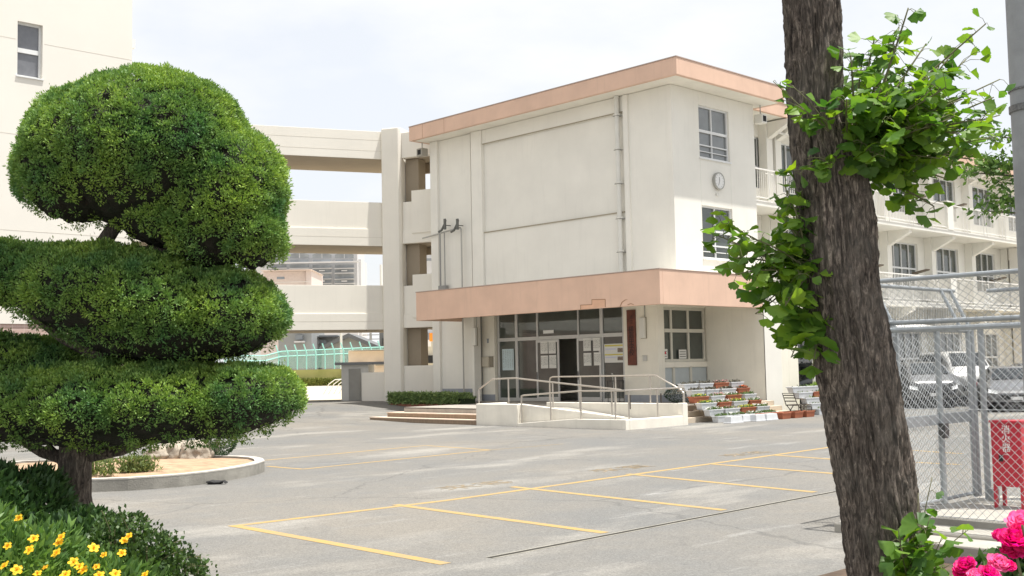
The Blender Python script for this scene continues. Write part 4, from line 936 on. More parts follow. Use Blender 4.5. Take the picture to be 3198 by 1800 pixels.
for i, h_ in enumerate(wins): window_unit(WG, 'X', XWL, *h_, [0.25, 0.5, 0.75] if h_[1]-h_[0] > 2 else [0.5], [(0.42, 0.08)], gl=GLASSL if i % 3 == 0 else GLASS, fw=0.05, depth=0.14, sill=False)
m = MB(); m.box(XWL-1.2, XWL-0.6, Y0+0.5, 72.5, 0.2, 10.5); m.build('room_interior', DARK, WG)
m = MB()
for z0_, z1_ in FL: m.box(XWL+0.002, BX, Y0, 73, z0_, z1_)
m.build('balcony_slab', WALL, WG, bevel=0.01)
for yb in [36.7]+bays:
    for z0_, z1_ in FL+[(10.72, 0)]:
        m = MB(); y_ = yb-0.55; m.extr([(XWL+0.37, y_-0.14, z0_-0.001), (BX-0.12, y_-0.14, z0_-0.001), (BX-0.12, y_-0.14, z0_-0.14), (XWL+0.37, y_-0.14, z0_-0.62)], (0, 0.28, 0)); m.build('bracket_beam', WALL, WG)
# roof
m = MB(); m.box(-22.51, -22.37, Y0+0.6, 73.6, 10.755, 11.22); rw = m.build('roof', PEACH, WG); m = MB(); m.box(-33, -22.511, ER+0.02, 73.6, 10.77, 10.95); m.build('soffit', SOFFIT, rw)
m = MB(); m.box(-22.53, -22.35, Y0+0.6, 73.6, 11.222, 11.25); m.build('roof_capping', MATS['capping_metal'], rw)
m = MB(); m.tube([(-22.9, 36.2, 10.3), (-22.9, 73, 10.3)], 0.05, 6)
for y in (40, 44.2, 48.4, 52.6, 57): m.tube([(-22.9, y, 10.3), (-22.9, y, 10.76)], 0.03, 5)
m.build('gutter', WPIPE, WG)
# balcony railings, in lengths between the partition piers
piers = [48.75, 66.0]
segs = [(Y0+0.02, 48.45), (49.05, 65.7)]
for z0_, z1_ in FL:
    for a, c_ in segs:
        if z1_ < 5: c_ = min(c_, 57.2)
        if c_ <= a: continue
        m = MB(); ztop = z1_+1.16
        m.box(BX-0.09, BX-0.04, a, c_, ztop-0.045, ztop); m.box(BX-0.085, BX-0.045, a, c_, z1_+0.10, z1_+0.135); m.box(BX-0.005, BX+0.02, a, c_, z1_-0.05, z1_-0.01)
        y = a+0.1
        while y < c_: m.box(BX-0.074, BX-0.056, y, y+0.014, z1_+0.135, ztop-0.045); y += 0.125
        r_ = m.build('railing', RAILW, WG)
        y = a+0.9
        while y < c_-0.2:
            for e in (0, 0.34): m = MB(); m.tube([(BX-0.06, y+e, ztop-0.16), (BX+0.03, y+e, ztop-0.18), (BX+0.08, y+e, z1_-0.08)], 0.018, 5); m.build('strut', RAILW, r_)
            y += 2.1
    for y in piers: m = MB(); m.box(XWL+0.4, BX+0.03, y-0.28, y+0.28, z1_+0.001, z1_+1.3); m.build('partition_pier', WALL, WG)
for i, yb in enumerate(bays[:6]):   # outdoor units / pipes hung between the windows
    for z in (5.9, 9.2):
        m = MB(); m.tube([(XWL+0.12, yb-0.15, z-1.6), (XWL+0.12, yb-0.15, z+1.1)], 0.055, 8); m.build('rain_pipe', WPIPE, WG, smooth=True)
        m = MB(); m.extr([(XWL+0.02, yb+2.05, z-0.4), (XWL+0.7, yb+2.05, z-0.25), (XWL+0.72, yb+2.05, z-0.2), (XWL+0.02, yb+2.05, z-0.32)], (0, 0.35, 0)); m.build('louvre_hood', mat('hood_brown', (0.16, 0.13, 0.10), 0.7), WG)
# teal cloth on the nearest balcony rail
cl = onX(2474, 585, BX+0.02); m = MB(); m.box(BX-0.10, BX-0.02, 38.3, 38.75, 7.75, 8.35); tag(m.build('teal_cloth', mat('teal_cloth', (0.05, 0.40, 0.36), 0.9)), 'small teal cloth hung behind the third floor balcony rail by the trunk', 'cloth')
# projecting end block
m = MB(); m.box(XWL+0.5, BX-0.2, 57.3, 72.9, 0, 7.2); m.build('stair_block', WHITEW, WG)
EB = thing('distant_block', (-20, 84, 0), 'pale block at the far end of the classroom wing', 'building'); m = MB(); m.box(-30, -14, 76, 92, 0, 7.5); m.build('wall', WALL, EB); m = MB(); m.box(-30.2, -13.8, 75.8, 92.2, 7.5, 7.8); m.build('roof', SOFFIT, EB)
AN = thing('lean_to_roof', (-21, 38.5, 0), 'pale sloping carport roof at the foot of the wing behind the tree trunk', 'carport')
m = MB(); m.extr([(XWL+0.37, 34.2, 3.35), (-20.6, 34.2, 2.85), (-20.6, 34.2, 2.78), (XWL+0.37, 34.2, 3.28)], (0, 12, 0)); m.build('roof', RAILW, AN)
for y in (34.5, 40.2, 46.0): m = MB(); m.tube([(-20.75, y, 0), (-20.75, y, 2.83)], 0.05, 8); m.build('post', RAILW, AN)

# ------------------------------------------------------------------ far background seen through the corridor
def facing(px, t): p = at(px, 1163, t); return Vector((p.x, p.y, 0))
def bgbox(mb, x0, x1, y0, y1, t, dep, m=None):   # picture extents at depth t, real thickness dep
    a = at(x0, y1, t); b_ = at(x1, y0, t); o = Vector((a.x, a.y, 0)); q = at(x1, y1, t); q = Vector((q.x, q.y, 0)); uu = (q-o); 
    z0_ = a.z; z1_ = b_.z; P = [o, q, q+HF*dep, o+HF*dep]; mb.prism([(p.x, p.y) for p in P], z0_, z1_)
TA = 300
AB = thing('apartment_tower', facing(975, TA), 'distant white apartment tower with arched top floor windows and balconies', 'apartment building')
aw = mat('far_white_wall', (0.55, 0.55, 0.56), 0.9, var=0.05, vscale=0.2); ag = mat('far_grey_window', (0.24, 0.26, 0.28), 0.4, var=0.3, vscale=0.3)
b5 = lambda a: 800+a/5.7244; c5 = lambda a: 750+a/5.7244
m = MB(); bgbox(m, 770, b5(1830), c5(60), 1175, TA, 14); m.build('wall', aw, AB)
m = MB(); bgbox(m, b5(1830), b5(1895), c5(330), 1175, TA+2, 12); m.build('side_wall', aw, AB)
cols_ = [(200, 540), (600, 945), (1005, 1345), (1405, 1745)]
for ci, (a, c_) in enumerate(cols_):
    X0_, X1_ = b5(a), b5(c_)
    m = MB(); V = []; n = 8
    for k in range(n+1): u_ = k/n; x = X0_+(X1_-X0_)*u_; y = c5(262-35*math.sin(math.pi*u_)); V.append(at(x, y, TA-0.4))
    V = [at(X0_, c5(325), TA-0.4)]+V+[at(X1_, c5(325), TA-0.4)]
    m.extr(V, HF*0.3); w_ = m.build('window', ag, AB); m = MB(); bgbox(m, (X0_+X1_)/2-0.7, (X0_+X1_)/2+0.7, c5(230), c5(325), TA-0.6, 0.2); m.build('mullion', aw, w_)
    for r0, r1 in ((345, 395), (435, 495), (520, 575), (605, 690), (705, 765), (790, 850), (880, 940), (970, 1040), (1070, 1130), (1160, 1230)):
        m = MB(); bgbox(m, X0_+(2 if r0 == 345 else 0), X1_-(2 if r0 == 345 else 0), c5(r0), c5(r1), TA-0.5, 0.3); w_ = m.build('window', ag, AB)
        if r0 in (520, 705, 880, 1070): m = MB(); bgbox(m, (X0_+X1_)/2-9, (X0_+X1_)/2+9, c5(r0+15), c5(r1-15), TA-0.8, 0.2); m.build('balcony_panel', aw, w_)
    m = MB()
    for r0 in (498, 583, 690, 770, 945, 1045): bgbox(m, X0_-1, X1_+1, c5(r0), c5(r0+16), TA-1.2, 1.1)
    m.build('balcony', aw, AB)
m = MB(); bgbox(m, 770, b5(1840), c5(395), c5(412), TA-1.2, 1.0); m.build('cornice', aw, AB)
PB_ = thing('pink_building', facing(910, 200), 'low pinkish building with a tiled edge in front of the apartment tower', 'building')
m = MB(); bgbox(m, 815, b5(900), c5(545), 1175, 200, 12); bgbox(m, b5(903), b5(1000), c5(530), 1175, 199, 12); m.build('wall', mat('far_pink_wall', (0.60, 0.53, 0.51), 0.9, var=0.05), PB_)
m = MB(); bgbox(m, 812, b5(985), c5(520), c5(545), 198.5, 13); m.build('roof', mat('far_tile_edge', (0.58, 0.50, 0.47), 0.9), PB_)
m = MB(); bgbox(m, b5(370), b5(500), c5(655), c5(700), 198.6, 0.5); m.build('window', ag, PB_)
m = MB(); bgbox(m, 800, b5(940), c5(745), c5(760), 197.5, 1); m.build('ledge', aw, PB_)
gw = mat('far_grey_wall', (0.30, 0.31, 0.31), 0.9, var=0.1, vscale=0.4); dr_ = mat('far_dark_roof', (0.13, 0.135, 0.14), 0.85)
e5 = lambda a: 800+a/4.1433; f5 = lambda a: 1000+a/4.1433
HA = thing('grey_house', facing(930, 130), 'grey two storey house behind the green fence, left of the gabled one', 'house'); m = MB(); bgbox(m, 870, e5(720), f5(-40), 1170, 130, 9); m.build('wall', gw, HA)
m = MB(); bgbox(m, 865, e5(725), f5(-60), f5(-40), 129.5, 10); m.build('roof', dr_, HA)
m = MB(); bgbox(m, e5(505), e5(600), f5(190), f5(255), 129.9, 0.2); w_ = m.build('window', ag, HA); m = MB(); bgbox(m, e5(490), e5(625), f5(270), f5(292), 129.3, 0.7); m.build('sill', aw, w_)
HB_ = thing('dark_trim_house', facing(1000, 135), 'house with a white panel and dark window between the grey and gabled houses', 'house'); m = MB(); bgbox(m, e5(722), e5(1060), f5(190), 1170, 135, 9); m.build('wall', gw, HB_)
m = MB(); bgbox(m, e5(722), e5(1075), f5(205), f5(225), 134, 10); m.build('roof', dr_, HB_)
m = MB(); bgbox(m, e5(810), e5(905), f5(255), f5(305), 134.8, 0.2); m.build('window', ag, HB_); m = MB(); bgbox(m, e5(770), e5(808), f5(235), f5(310), 134.7, 0.3); m.build('shutter', aw, HB_)
HC = thing('gabled_house', facing(1090, 125), 'grey house with a broad dark gable roof behind the green fence', 'house')
m = MB(); V = [at(e5(850), f5(350), 125), at(e5(1190), f5(182), 125), at(e5(1560), f5(345), 125), at(e5(1560), 1170, 125), at(e5(850), 1170, 125)]; m.extr(V, HF*9); m.build('wall', gw, HC)
m = MB()
for p_, q_ in (((e5(820), f5(345)), (e5(1192), f5(170))), ((e5(1188), f5(170)), (e5(1590), f5(338)))):
    a = at(*p_, 124.3); c_ = at(*q_, 124.3); m.extr([a, c_, c_+Vector((0, 0, -0.45)), a+Vector((0, 0, -0.45))], HF*10.5)
m.build('roof', dr_, HC)
# thin poles beyond
for px, y0_, y1_, tt, lb in ((e5(1102), f5(150), 1120, 118, 'pale street pole rising before the gabled house'), (e5(1485), f5(165), 1110, 160, 'thin dark utility pole right of the gabled house'), (b5(2250), c5(430), 1100, 320, 'thin pale mast beside the corridor column')):
    m = MB(); a = at(px, y1_, tt); c_ = at(px, y0_, tt); m.tube([(a.x, a.y, 0.3), (a.x, a.y, c_.z)], 0.0011*tt, 6)
    if 'utility' in lb:
        for dz_ in (0.3, 0.9): m.obox((a.x, a.y, c_.z-dz_), HR*1.2, HF*0.06, ZU*0.06)
    tag(m.build('utility_pole', GPIPE if 'dark' in lb else WPIPE), lb, 'pole')
DK = thing('dark_house', facing(1195, 115), 'dark narrow house beside the corridor column beyond the fence', 'house'); m = MB(); bgbox(m, e5(1600), e5(1720), f5(120), 1170, 115, 8); m.build('wall', dr_, DK); m = MB(); bgbox(m, e5(1635), e5(1655), f5(235), f5(330), 114.9, 0.3); m.build('window', DARK, DK)
# embankment and fence round the field
TF = 100
EM = MB(); bgbox(EM, 640, 1260, 1149, 1212, TF, 6); tag(EM.build('embankment_wall', mat('mossy_yellow_wall', (0.46, 0.43, 0.17), 0.95, col2=(0.38, 0.37, 0.13), vscale=0.8, stain=0.3)), 'low yellow green retaining wall along the far side of the field', 'retaining wall')
n = 9000; xs = rng.uniform(660, 1250, n); P = np.array([at(x, 1204+rng.uniform(-9, 3), TF-0.8) for x in xs]); P[:, 2] = rng.uniform(0.42, 0.8, n)
V, F = leaf_cloud(P, np.tile([0, 0, 1.0], (n, 1)), 0.4, aspect=0.3, spread=0.7); o = np_mesh('grass', V, F, mat('dry_green_grass', (0.20, 0.23, 0.05), 0.9, island=0.3)); tag(o, 'rough grass strip at the foot of the far retaining wall', 'grass', kind='stuff')
TEAL = mat('mint_fence_paint', (0.28, 0.58, 0.52), 0.6)
def netmat():
    m = bpy.data.materials.new('mint_net'); m.use_nodes = True; nt = m.node_tree; b = nt.nodes['Principled BSDF']; b.inputs['Base Color'].default_value = (0.38, 0.62, 0.57, 1)
    tr = nt.nodes.new('ShaderNodeBsdfTransparent'); ms = nt.nodes.new('ShaderNodeMixShader'); ms.inputs[0].default_value = 0.30
    nt.links.new(tr.outputs[0], ms.inputs[1]); nt.links.new(b.outputs[0], ms.inputs[2]); nt.links.new(ms.outputs[0], nt.nodes['Material Output'].inputs['Surface']); return m
FN = thing('green_fence', facing(1000, TF), 'mint green ball fence with outward bent post tops on the far retaining wall', 'fence')
fp = [(700, 1112, 96), (830, 1111, 97), (880, 1098, 99), (1205, 1084, 101)]
m = MB()
for (x0_, y0_, t0), (x1_, y1_, t1) in zip(fp[:-1], fp[1:]):
    a = at(x0_, y0_, t0); c_ = at(x1_, y1_, t1); m.extr([a, c_, Vector((c_.x, c_.y, 2.0)), Vector((a.x, a.y, 2.0))], HF*0.03)
m.build('netting', netmat(), FN)
m = MB()
for (x0_, y0_, t0), (x1_, y1_, t1) in zip(fp[:-1], fp[1:]):
    a = at(x0_, y0_, t0); c_ = at(x1_, y1_, t1); m.tube([a-HF*.1, c_-HF*.1], 0.05, 5); m.tube([a-HF*.1-ZU*0.45, c_-HF*.1-ZU*0.45], 0.05, 5)
m.build('rail', TEAL, FN)
for i in range(13):
    x = 870+i*29; y = 1098-(x-880)*0.043; p = at(x, y, 98.6); m = MB(); m.tube([(p.x, p.y, 1.9), (p.x, p.y, p.z-0.2), tuple(p-HR*0.25+ZU*0.55)], 0.06, 5); m.build('post', TEAL, FN)
BW = thing('beige_hut', facing(1150, 92), 'long beige equipment hut on the far side of the field', 'hut'); m = MB(); bgbox(m, e5(1195), 1260, f5(388), 1178, 92, 4); m.build('wall', mat('beige_hut_wall', (0.66, 0.56, 0.45), 0.9, var=0.04), BW)
m = MB(); bgbox(m, e5(1280), e5(1375), f5(565), f5(610), 91.5, 0.6); m.build('vent_window', GROOVE, BW); m = MB(); bgbox(m, e5(1545), e5(1640), f5(550), f5(590), 91.5, 0.6); m.build('vent_window', GROOVE, BW)
m = MB(); bgbox(m, e5(1190), 1262, f5(380), f5(392), 91.4, 5); m.build('roof', WHITEW, BW)
# curved bar frame beside the shed
BF = at(1055, 1216, 62); m = MB(); 
for k in range(4):
    c_ = Vector((BF.x, BF.y, 0.43))+HR*(0.28*k-0.6); m.tube([c_-HR*0.2, c_+HR*0.1+ZU*0.55, c_+HR*0.45+ZU*0.8, c_+HR*0.9+ZU*0.82], 0.03, 6)
tag(m.build('bar_frame', RAILW), 'white curved playground bars left of the small shed', 'climbing frame')
# things seen through the stair opening
OG = MB(); bgbox(OG, 1341, 1362, 1040, 1066, 75, 0.8); tag(OG.build('orange_banner', mat('orange_banner', (0.85, 0.30, 0.04), 0.8)), 'small orange banner seen through the corridor opening', 'banner')
VH = thing('pale_building', facing(1340, 80), 'pale building seen through the openings beside the corridor column', 'building'); m = MB(); bgbox(m, 1300, 1420, 1060, 1200, 82, 8); m.build('wall', mat('pale_far_wall', (0.60, 0.56, 0.46), 0.9), VH); m = MB(); bgbox(m, 1322, 1362, 1110, 1135, 81.7, 0.2); m.build('window', DARK, VH); m = MB(); bgbox(m, 1322, 1345, 1062, 1083, 81.6, 0.2); m.build('sign_panel', RAILW, VH)
VB = thing('white_block', facing(1340, 150), 'white balconied block seen through the middle corridor opening', 'building'); m = MB(); bgbox(m, 1310, 1380, 790, 1100, 150, 10); m.build('wall', aw, VB); m = MB(); bgbox(m, 1312, 1378, 806, 815, 149.5, 0.5); m.build('window', ag, VB); m = MB(); bgbox(m, 1312, 1378, 1040, 1062, 149.5, 0.5); m.build('window', ag, VB)

# ------------------------------------------------------------------ round island bed
rim = [onZ(*p, 0.19) for p in ((282, 1497), (400, 1493), (480, 1488), (560, 1482), (640, 1474), (700, 1466), (760, 1456), (800, 1448), (826, 1439), (820, 1432), (800, 1427), (760, 1424), (714, 1423), (640, 1422), (500, 1424), (300, 1430), (60, 1440), (-60, 1452), (-90, 1475), (-40, 1490), (120, 1499))]
n_ = len(rim); cen = sum(rim, Vector())/n_
IS = thing('island_bed', (cen.x, cen.y, 0), 'round ended raised soil bed with a grey concrete kerb in the yard', 'planting bed')
m = MB(); V = []; F = []
for p in rim:
    d = (p-cen); d.z = 0; d.normalize(); V += [(p.x, p.y, -0.05), (p.x, p.y, 0.19), (p.x-d.x*0.16, p.y-d.y*0.16, 0.19), (p.x-d.x*0.16, p.y-d.y*0.16, 0.05)]
for i in range(n_):
    j = (i+1) % n_
    for k in range(3): F.append((4*i+k, 4*i+k+1, 4*j+k+1, 4*j+k))
m.add(V, F); m.build('kerb', CONCG, IS, bevel=0.012)
m = MB(); V = []
for p in rim: d = (p-cen); d.z = 0; d.normalize(); V.append((p.x-d.x*0.15, p.y-d.y*0.15, 0.155))
V.append((cen.x, cen.y, 0.24)); m.add(V, [(i, (i+1) % n_, n_) for i in range(n_)]); m.build('soil', SOILT, IS)
m = MB(); V = []; F = []
for p in rim: d = (p-cen); d.z = 0; d.normalize(); V += [(p.x+d.x*0.003, p.y+d.y*0.003, 0.172), (p.x+d.x*0.003, p.y+d.y*0.003, 0.1925), (p.x-d.x*0.163, p.y-d.y*0.163, 0.1925)]
for i in range(n_):
    j = (i+1) % n_
    for k in range(2): F.append((3*i+k, 3*i+k+1, 3*j+k+1, 3*j+k))
m.add(V, F); m.build('kerb_top', CONC, IS)
def rock(c, r, seed, label):
    me = bpy.data.meshes.new('boulder'); import bmesh as bm_; b = bm_.new(); bm_.ops.create_icosphere(b, subdivisions=4, radius=1)
    for v in b.verts:
        nrm = v.co.copy(); k = 1+0.28*noise.noise(nrm*1.6+Vector((seed, 0, 0)))+0.10*noise.noise(nrm*4+Vector((0, seed, 0)))+0.03*noise.noise(nrm*12); v.co = Vector((nrm.x*r[0], nrm.y*r[1], nrm.z*r[2]))*k
    b.to_mesh(me); b.free(); me.materials.append(ROCK); me.shade_smooth(); o = link(bpy.data.objects.new('boulder', me)); o.location = c; return tag(o, label, 'boulder', 'boulders in the island bed')
for px, py, r_, s_, lb in ((615, 1425, (0.30, 0.30, 0.26), 3, 'pale pointed boulder at the right of the island bed'), (545, 1424, (0.30, 0.30, 0.30), 8, 'brownish boulder left of the pale pointed one'), (492, 1428, (0.22, 0.22, 0.16), 12, 'low dark boulder deep under the clipped tree')):
    p = onZ(px, py, 0.2); rock((p.x, p.y, 0.24), r_, s_, lb)
def sprig(c, n, size, sp, m_, label, cat='small plant', name='small_plant', up=0.35, asp=0.3, group=None):
    P = np.array(c)+np.column_stack([np.clip(rng.normal(0, sp, n), -1.5*sp, 1.5*sp), np.clip(rng.normal(0, sp, n), -1.5*sp, 1.5*sp), np.clip(np.abs(rng.normal(0, up, n)), 0, 1.6*up)]); V, F = leaf_cloud(P, np.tile([0, 0, 1.0], (n, 1)), size, aspect=asp, spread=1.0)
    o = np_mesh(name, V-np.array(c), F, m_); o.location = c; return tag(o, label, cat, group)
ISL = mat('island_weed_leaf', (0.15, 0.20, 0.06), 0.7, island=0.35, trans=0.25)
for i, (px, py, n) in enumerate([(285, 1486, 220), (335, 1487, 200), (400, 1478, 320), (440, 1476, 300), (468, 1474, 120)]):
    p = onZ(px, py, 0.18); sprig((p.x, p.y, 0.18), int(n*1.5), 0.08, 0.08, ISL, ['leafy weed next to the topiary trunk', 'thin weed second from the topiary trunk', 'bushy low plant in the middle of the island edge', 'bushy low plant right of the middle one', 'small weed at the right end of the island plants'][i], up=0.13, group='low plants along the island kerb')
p = onZ(680, 1420, 0.2); t = thing('round_shrub', (p.x, p.y, 0.2), 'dark clipped shrub at the right of the boulders under the clipped tree', 'shrub')
P, N_ = blob_points(3500, (p.x, p.y, 0.62), (0.36, 0.36, 0.42), noise_amp=0.1); V, F = leaf_cloud(P, N_, 0.05, spread=0.9); np_mesh('foliage', V, F, mat('shrub_leaf', (0.045, 0.09, 0.03), 0.6, island=0.35, trans=0.2), t); m = MB(); m.tube([(p.x, p.y, 0.1), (p.x, p.y, 0.6)], 0.04, 7); m.build('stem', ROCK, t)
# crumpled black glove on the asphalt
p = onZ(670, 1513, 0); t = thing('black_glove', (p.x, p.y, 0), 'crumpled black work glove lying on the asphalt before the island bed', 'glove'); 
o = rock((0, 0, 0), (0.13, 0.06, 0.035), 21, ''); o.name = 'palm'; o.location = (0.0, 0, 0.03); o.rotation_euler = (0, 0, YAW*-1); o.parent = t; o.data.materials.clear(); o.data.materials.append(BLACK)
for k_ in ('label', 'category', 'group'):
    if k_ in o: del o[k_]
m = MB()
for k in range(4): a = -0.3+0.2*k; q = p+HR*0.08+HF*(a*0.14); m.tube([tuple(q+ZU*0.03), tuple(q+HR*0.06+ZU*0.05), tuple(q+HR*0.11+HF*a*0.05+ZU*0.02)], [0.014, 0.013, 0.009], 6)
m.build('fingers', BLACK, t)
# ------------------------------------------------------------------ galvanised fences and gate on the right
def chainlink(mb, O, U, Vv, wu, wv, pitch=0.085, r=0.0019, lo=0.0):
    """diagonal wires covering a wu x wv panel spanned by unit vectors U,Vv"""
    O, U, Vv = Vector(O), Vector(U), Vector(Vv); Nn = U.cross(Vv).normalized()
    for sgn in (1, -1):
        c = -wv
        while c < wu:
            # line u = c + v (sgn=1)  or mirrored
            v0 = max(0, -c); v1 = min(wv, wu-c)
            if v1-v0 > 0.01:
                P = []; k = int((v1-v0)/(pitch/2))+1
                for i in (0, 1):
                    v = v0 if i == 0 else v1; u_ = c+v; u_ = u_ if sgn == 1 else wu-u_; P.append(O+U*u_+Vv*v+Nn*(0.003*sgn))
                a, b = P; d = (b-a).normalized(); s1 = d.cross(Nn)*r; s2 = Nn*r
                mb.add([a+s1, a-s1*0.5+s2, a-s1*0.5-s2, b+s1, b-s1*0.5+s2, b-s1*0.5-s2], [(0, 1, 4, 3), (1, 2, 5, 4), (2, 0, 3, 5)])
            c += pitch
MESH = mat('galvanised_wire', (0.42, 0.44, 0.45), 0.5, metal=0.25)
GX = -5.7; FY = 10.9; GY = 13.1; RZ_ = 2.08; TZ = 2.5
def fence_thing(name, loc, label, O, U, width, out, posts, mesh_bottom, cat='fence', r=0.0022):
    t = thing(name, loc, label, cat); O = Vector(O); U = Vector(U); out = Vector(out)
    m = MB(); m.tube([O+ZU*RZ_, O+U*width+ZU*RZ_], 0.026, 10); m.tube([O+ZU*TZ+out*0.3, O+U*width+ZU*TZ+out*0.3], 0.024, 10); m.build('rail', STEEL, t, smooth=2)
    for u in posts:
        m = MB(); p = O+U*u; m.tube([p+ZU*0.0, p+ZU*RZ_], 0.032, 10); m.build('post', STEEL, t, smooth=2)
        m = MB(); m.tube([p+ZU*RZ_, p+out*0.3+ZU*TZ], 0.022, 8); m.build('raking_arm', STEEL, t, smooth=2)
    m = MB(); chainlink(m, O+ZU*mesh_bottom, U, ZU, width, RZ_-mesh_bottom, r=r); 
    sl_ = (out*0.3+ZU*(TZ-RZ_)); chainlink(m, O+ZU*RZ_, U, sl_.normalized(), width, sl_.length, r=r)
    for z in (mesh_bottom+0.02, 1.2 if cat == 'fence' else mesh_bottom+0.03): m.tube([O+ZU*z, O+U*width+ZU*z], 0.004, 5)
    m.build('chain_link', MESH, t); return t
F1 = fence_thing('mesh_fence', (GX+1.5, FY, 0), 'nearest galvanised chain link fence in front of the red extinguisher box', (GX, FY, 0), (1, 0, 0), 4.4, (0, -1, 0), [0.0, 2.6, 4.3], 0.12, r=0.0026)
m = MB(); m.tube([(GX, FY-0.03, RZ_-0.075), (GX+4.4, FY-0.03, RZ_-0.075)], 0.028, 10); m.box(GX-0.07, GX+0.07, FY-0.06, FY+0.08, RZ_-0.14, RZ_+0.04); m.build('double_rail', STEEL, F1, smooth=2)
m = MB(); m.box(GX, GX+0.0, 0, 0, 0, 0) if False else None
m.box(GX-0.02, GX+0.05, FY-0.03, FY+0.04, 0.0, RZ_-0.05); m.build('corner_post', STEEL, F1)
F3 = fence_thing('mesh_fence', (GX+1.5, GY, 0), 'farther galvanised chain link fence behind the red extinguisher box', (GX+0.02, GY, 0), (1, 0, 0), 4.2, (0, 1, 0), [2.1, 4.2], 0.06)
# gate leaf in the plane X = GX
t = thing('mesh_gate', (GX, 12, 0), 'galvanised walk-through gate with chain link panels left of the red box', 'gate')
gy0, gy1 = 11.10, 12.93
def yg(px, py=1100): return onX(px, py, GX).y
m = MB(); m.tube([(GX, gy0, 2.02), (GX, gy1, 2.02)], 0.026, 8); m.tube([(GX, gy0, 0.16), (GX, gy1, 0.16)], 0.02, 8); m.tube([(GX-0.22, gy0-0.2, 2.5), (GX-0.22, gy1+0.1, 2.5)], 0.022, 8)
m.build('frame', STEEL, t, smooth=2)
for y, r_ in ((gy0, 0.035), (yg(2925), 0.034), (yg(3022), 0.028), (gy1, 0.03)):
    m = MB(); m.tube([(GX+0.01, y, 0.12), (GX+0.01, y, 2.03)], r_, 10); m.build('post', STEEL, t, smooth=2)
for y in (gy0, gy1-0.25, gy1): m = MB(); m.tube([(GX, y, 2.04), (GX-0.22, y, 2.5)], 0.022, 8); m.build('raking_arm', STEEL, t, smooth=2)
m = MB(); zz = onX(2960, 1298, GX).z; zz2 = onX(2960, 1318, GX).z; m.box(GX-0.012, GX+0.015, gy0+0.03, yg(3020), zz2-0.02, zz+0.02); m.box(GX-0.03, GX-0.013, gy0+0.03, yg(3020), zz+0.0, zz+0.022); m.box(GX-0.03, GX-0.013, gy0+0.03, yg(3020), zz2-0.022, zz2); m.build('lock_rail', STEEL, t)
m = MB(); lk_ = onX(2930, 1345, GX); m.box(GX+0.03, GX+0.10, lk_.y-0.05, lk_.y+0.05, lk_.z-0.08, lk_.z+0.08); m.tube([(GX+0.08, lk_.y-0.12, lk_.z), (GX+0.08, lk_.y+0.08, lk_.z)], 0.012, 6); m.build('latch', mat('dark_latch', (0.10, 0.10, 0.10), 0.5, metal=0.5), t)
m = MB(); chainlink(m, (GX, gy0, 0.17), (0, 1, 0), ZU, gy1-gy0, 1.84, pitch=0.062, r=0.0021); chainlink(m, (GX, gy0-0.2, 2.04), (0, 1, 0), Vector((-0.22, 0, 0.46)).normalized(), gy1-gy0+0.3, 0.51, pitch=0.062, r=0.0021); m.build('chain_link', MESH, t)
m = MB(); 
for y in (gy1+0.2,): m.tube([(GX+0.03, y, 0.0), (GX+0.03, y, 2.05)], 0.036, 12)
m.tube([(GX+0.14, gy1+0.1, 0.02), (GX+0.14, gy1+0.1, 0.2)], 0.06, 10); m.build('hanging_post', STEEL, t, smooth=2)
# pavement, kerbs and low wall beneath the fences
m = MB(); m.box(GX-0.15, 3, FY-0.28, GY+0.5, -0.05, 0.06); m.build('pavement', SLAB)['kind'] = 'structure'
m = MB(); m.box(GX-0.25, 3, FY-0.75, FY-0.30, -0.05, 0.10); m.build('kerb', SLAB, bevel=0.02)['kind'] = 'structure'
m = MB(); m.box(GX-0.02, GX+4.6, FY-0.10, FY+0.05, 0.061, 0.13); m.build('fence_plinth', CONCG, F1)
m = MB(); m.box(-4.9, 3, 9.1, 9.5, -0.05, 0.17); tag(m.build('planter_wall', SLAB, bevel=0.015), 'low pale concrete edging wall between the pink roses and the fence', 'low wall')
m = MB(); m.box(-4.86, 3, 9.52, FY-0.77, -0.04, 0.05); m.build('soil_strip', SLAB)['kind'] = 'structure'
m = MB(); m.box(-4.8, 3, 5.0, 9.08, -0.04, 0.02); m.build('flower_border', SOIL)['kind'] = 'structure'
# red extinguisher box
FB = Vector((-5.36, 12.45, 0.06)); q0 = onY(3092, 1325, FB.y); q1 = onY(3178, 1325, FB.y); W_ = 0.30; fx0 = q0.x; fx1 = fx0+0.33
ta = thing('extinguisher_box', ((fx0+fx1)/2, FB.y, 0.06), 'red fire extinguisher box on four legs behind the chain link fence', 'extinguisher box')
zt = onY(3130, 1322, FB.y).z; zb = onY(3130, 1520, FB.y).z
m = MB(); m.box(fx0, fx1, FB.y, FB.y+0.26, zb, zt); m.box(fx0-0.012, fx1+0.012, FB.y-0.015, FB.y+0.275, zt+0.001, zt+0.03); m.build('cabinet', RED, ta, bevel=0.008)
zm = onY(3130, 1450, FB.y).z
m = MB(); m.box(fx0+0.02, fx1-0.02, FB.y-0.008, FB.y-0.001, zm, zt-0.02); dr2 = m.build('door', RED, ta, bevel=0.004)
m = MB(); m.box(fx0+0.09, fx0+0.13, FB.y-0.03, FB.y-0.009, zm+0.03, zm+0.10); m.build('door_handle', BLACK, dr2)
m = MB()
for (x, y) in ((fx0+0.02, FB.y+0.02), (fx1-0.02, FB.y+0.02), (fx0+0.02, FB.y+0.24), (fx1-0.02, FB.y+0.24)):
    m = MB(); m.box(x-0.018, x+0.018, y-0.018, y+0.018, 0.06, zb-0.001); m.build('leg', RED, ta)
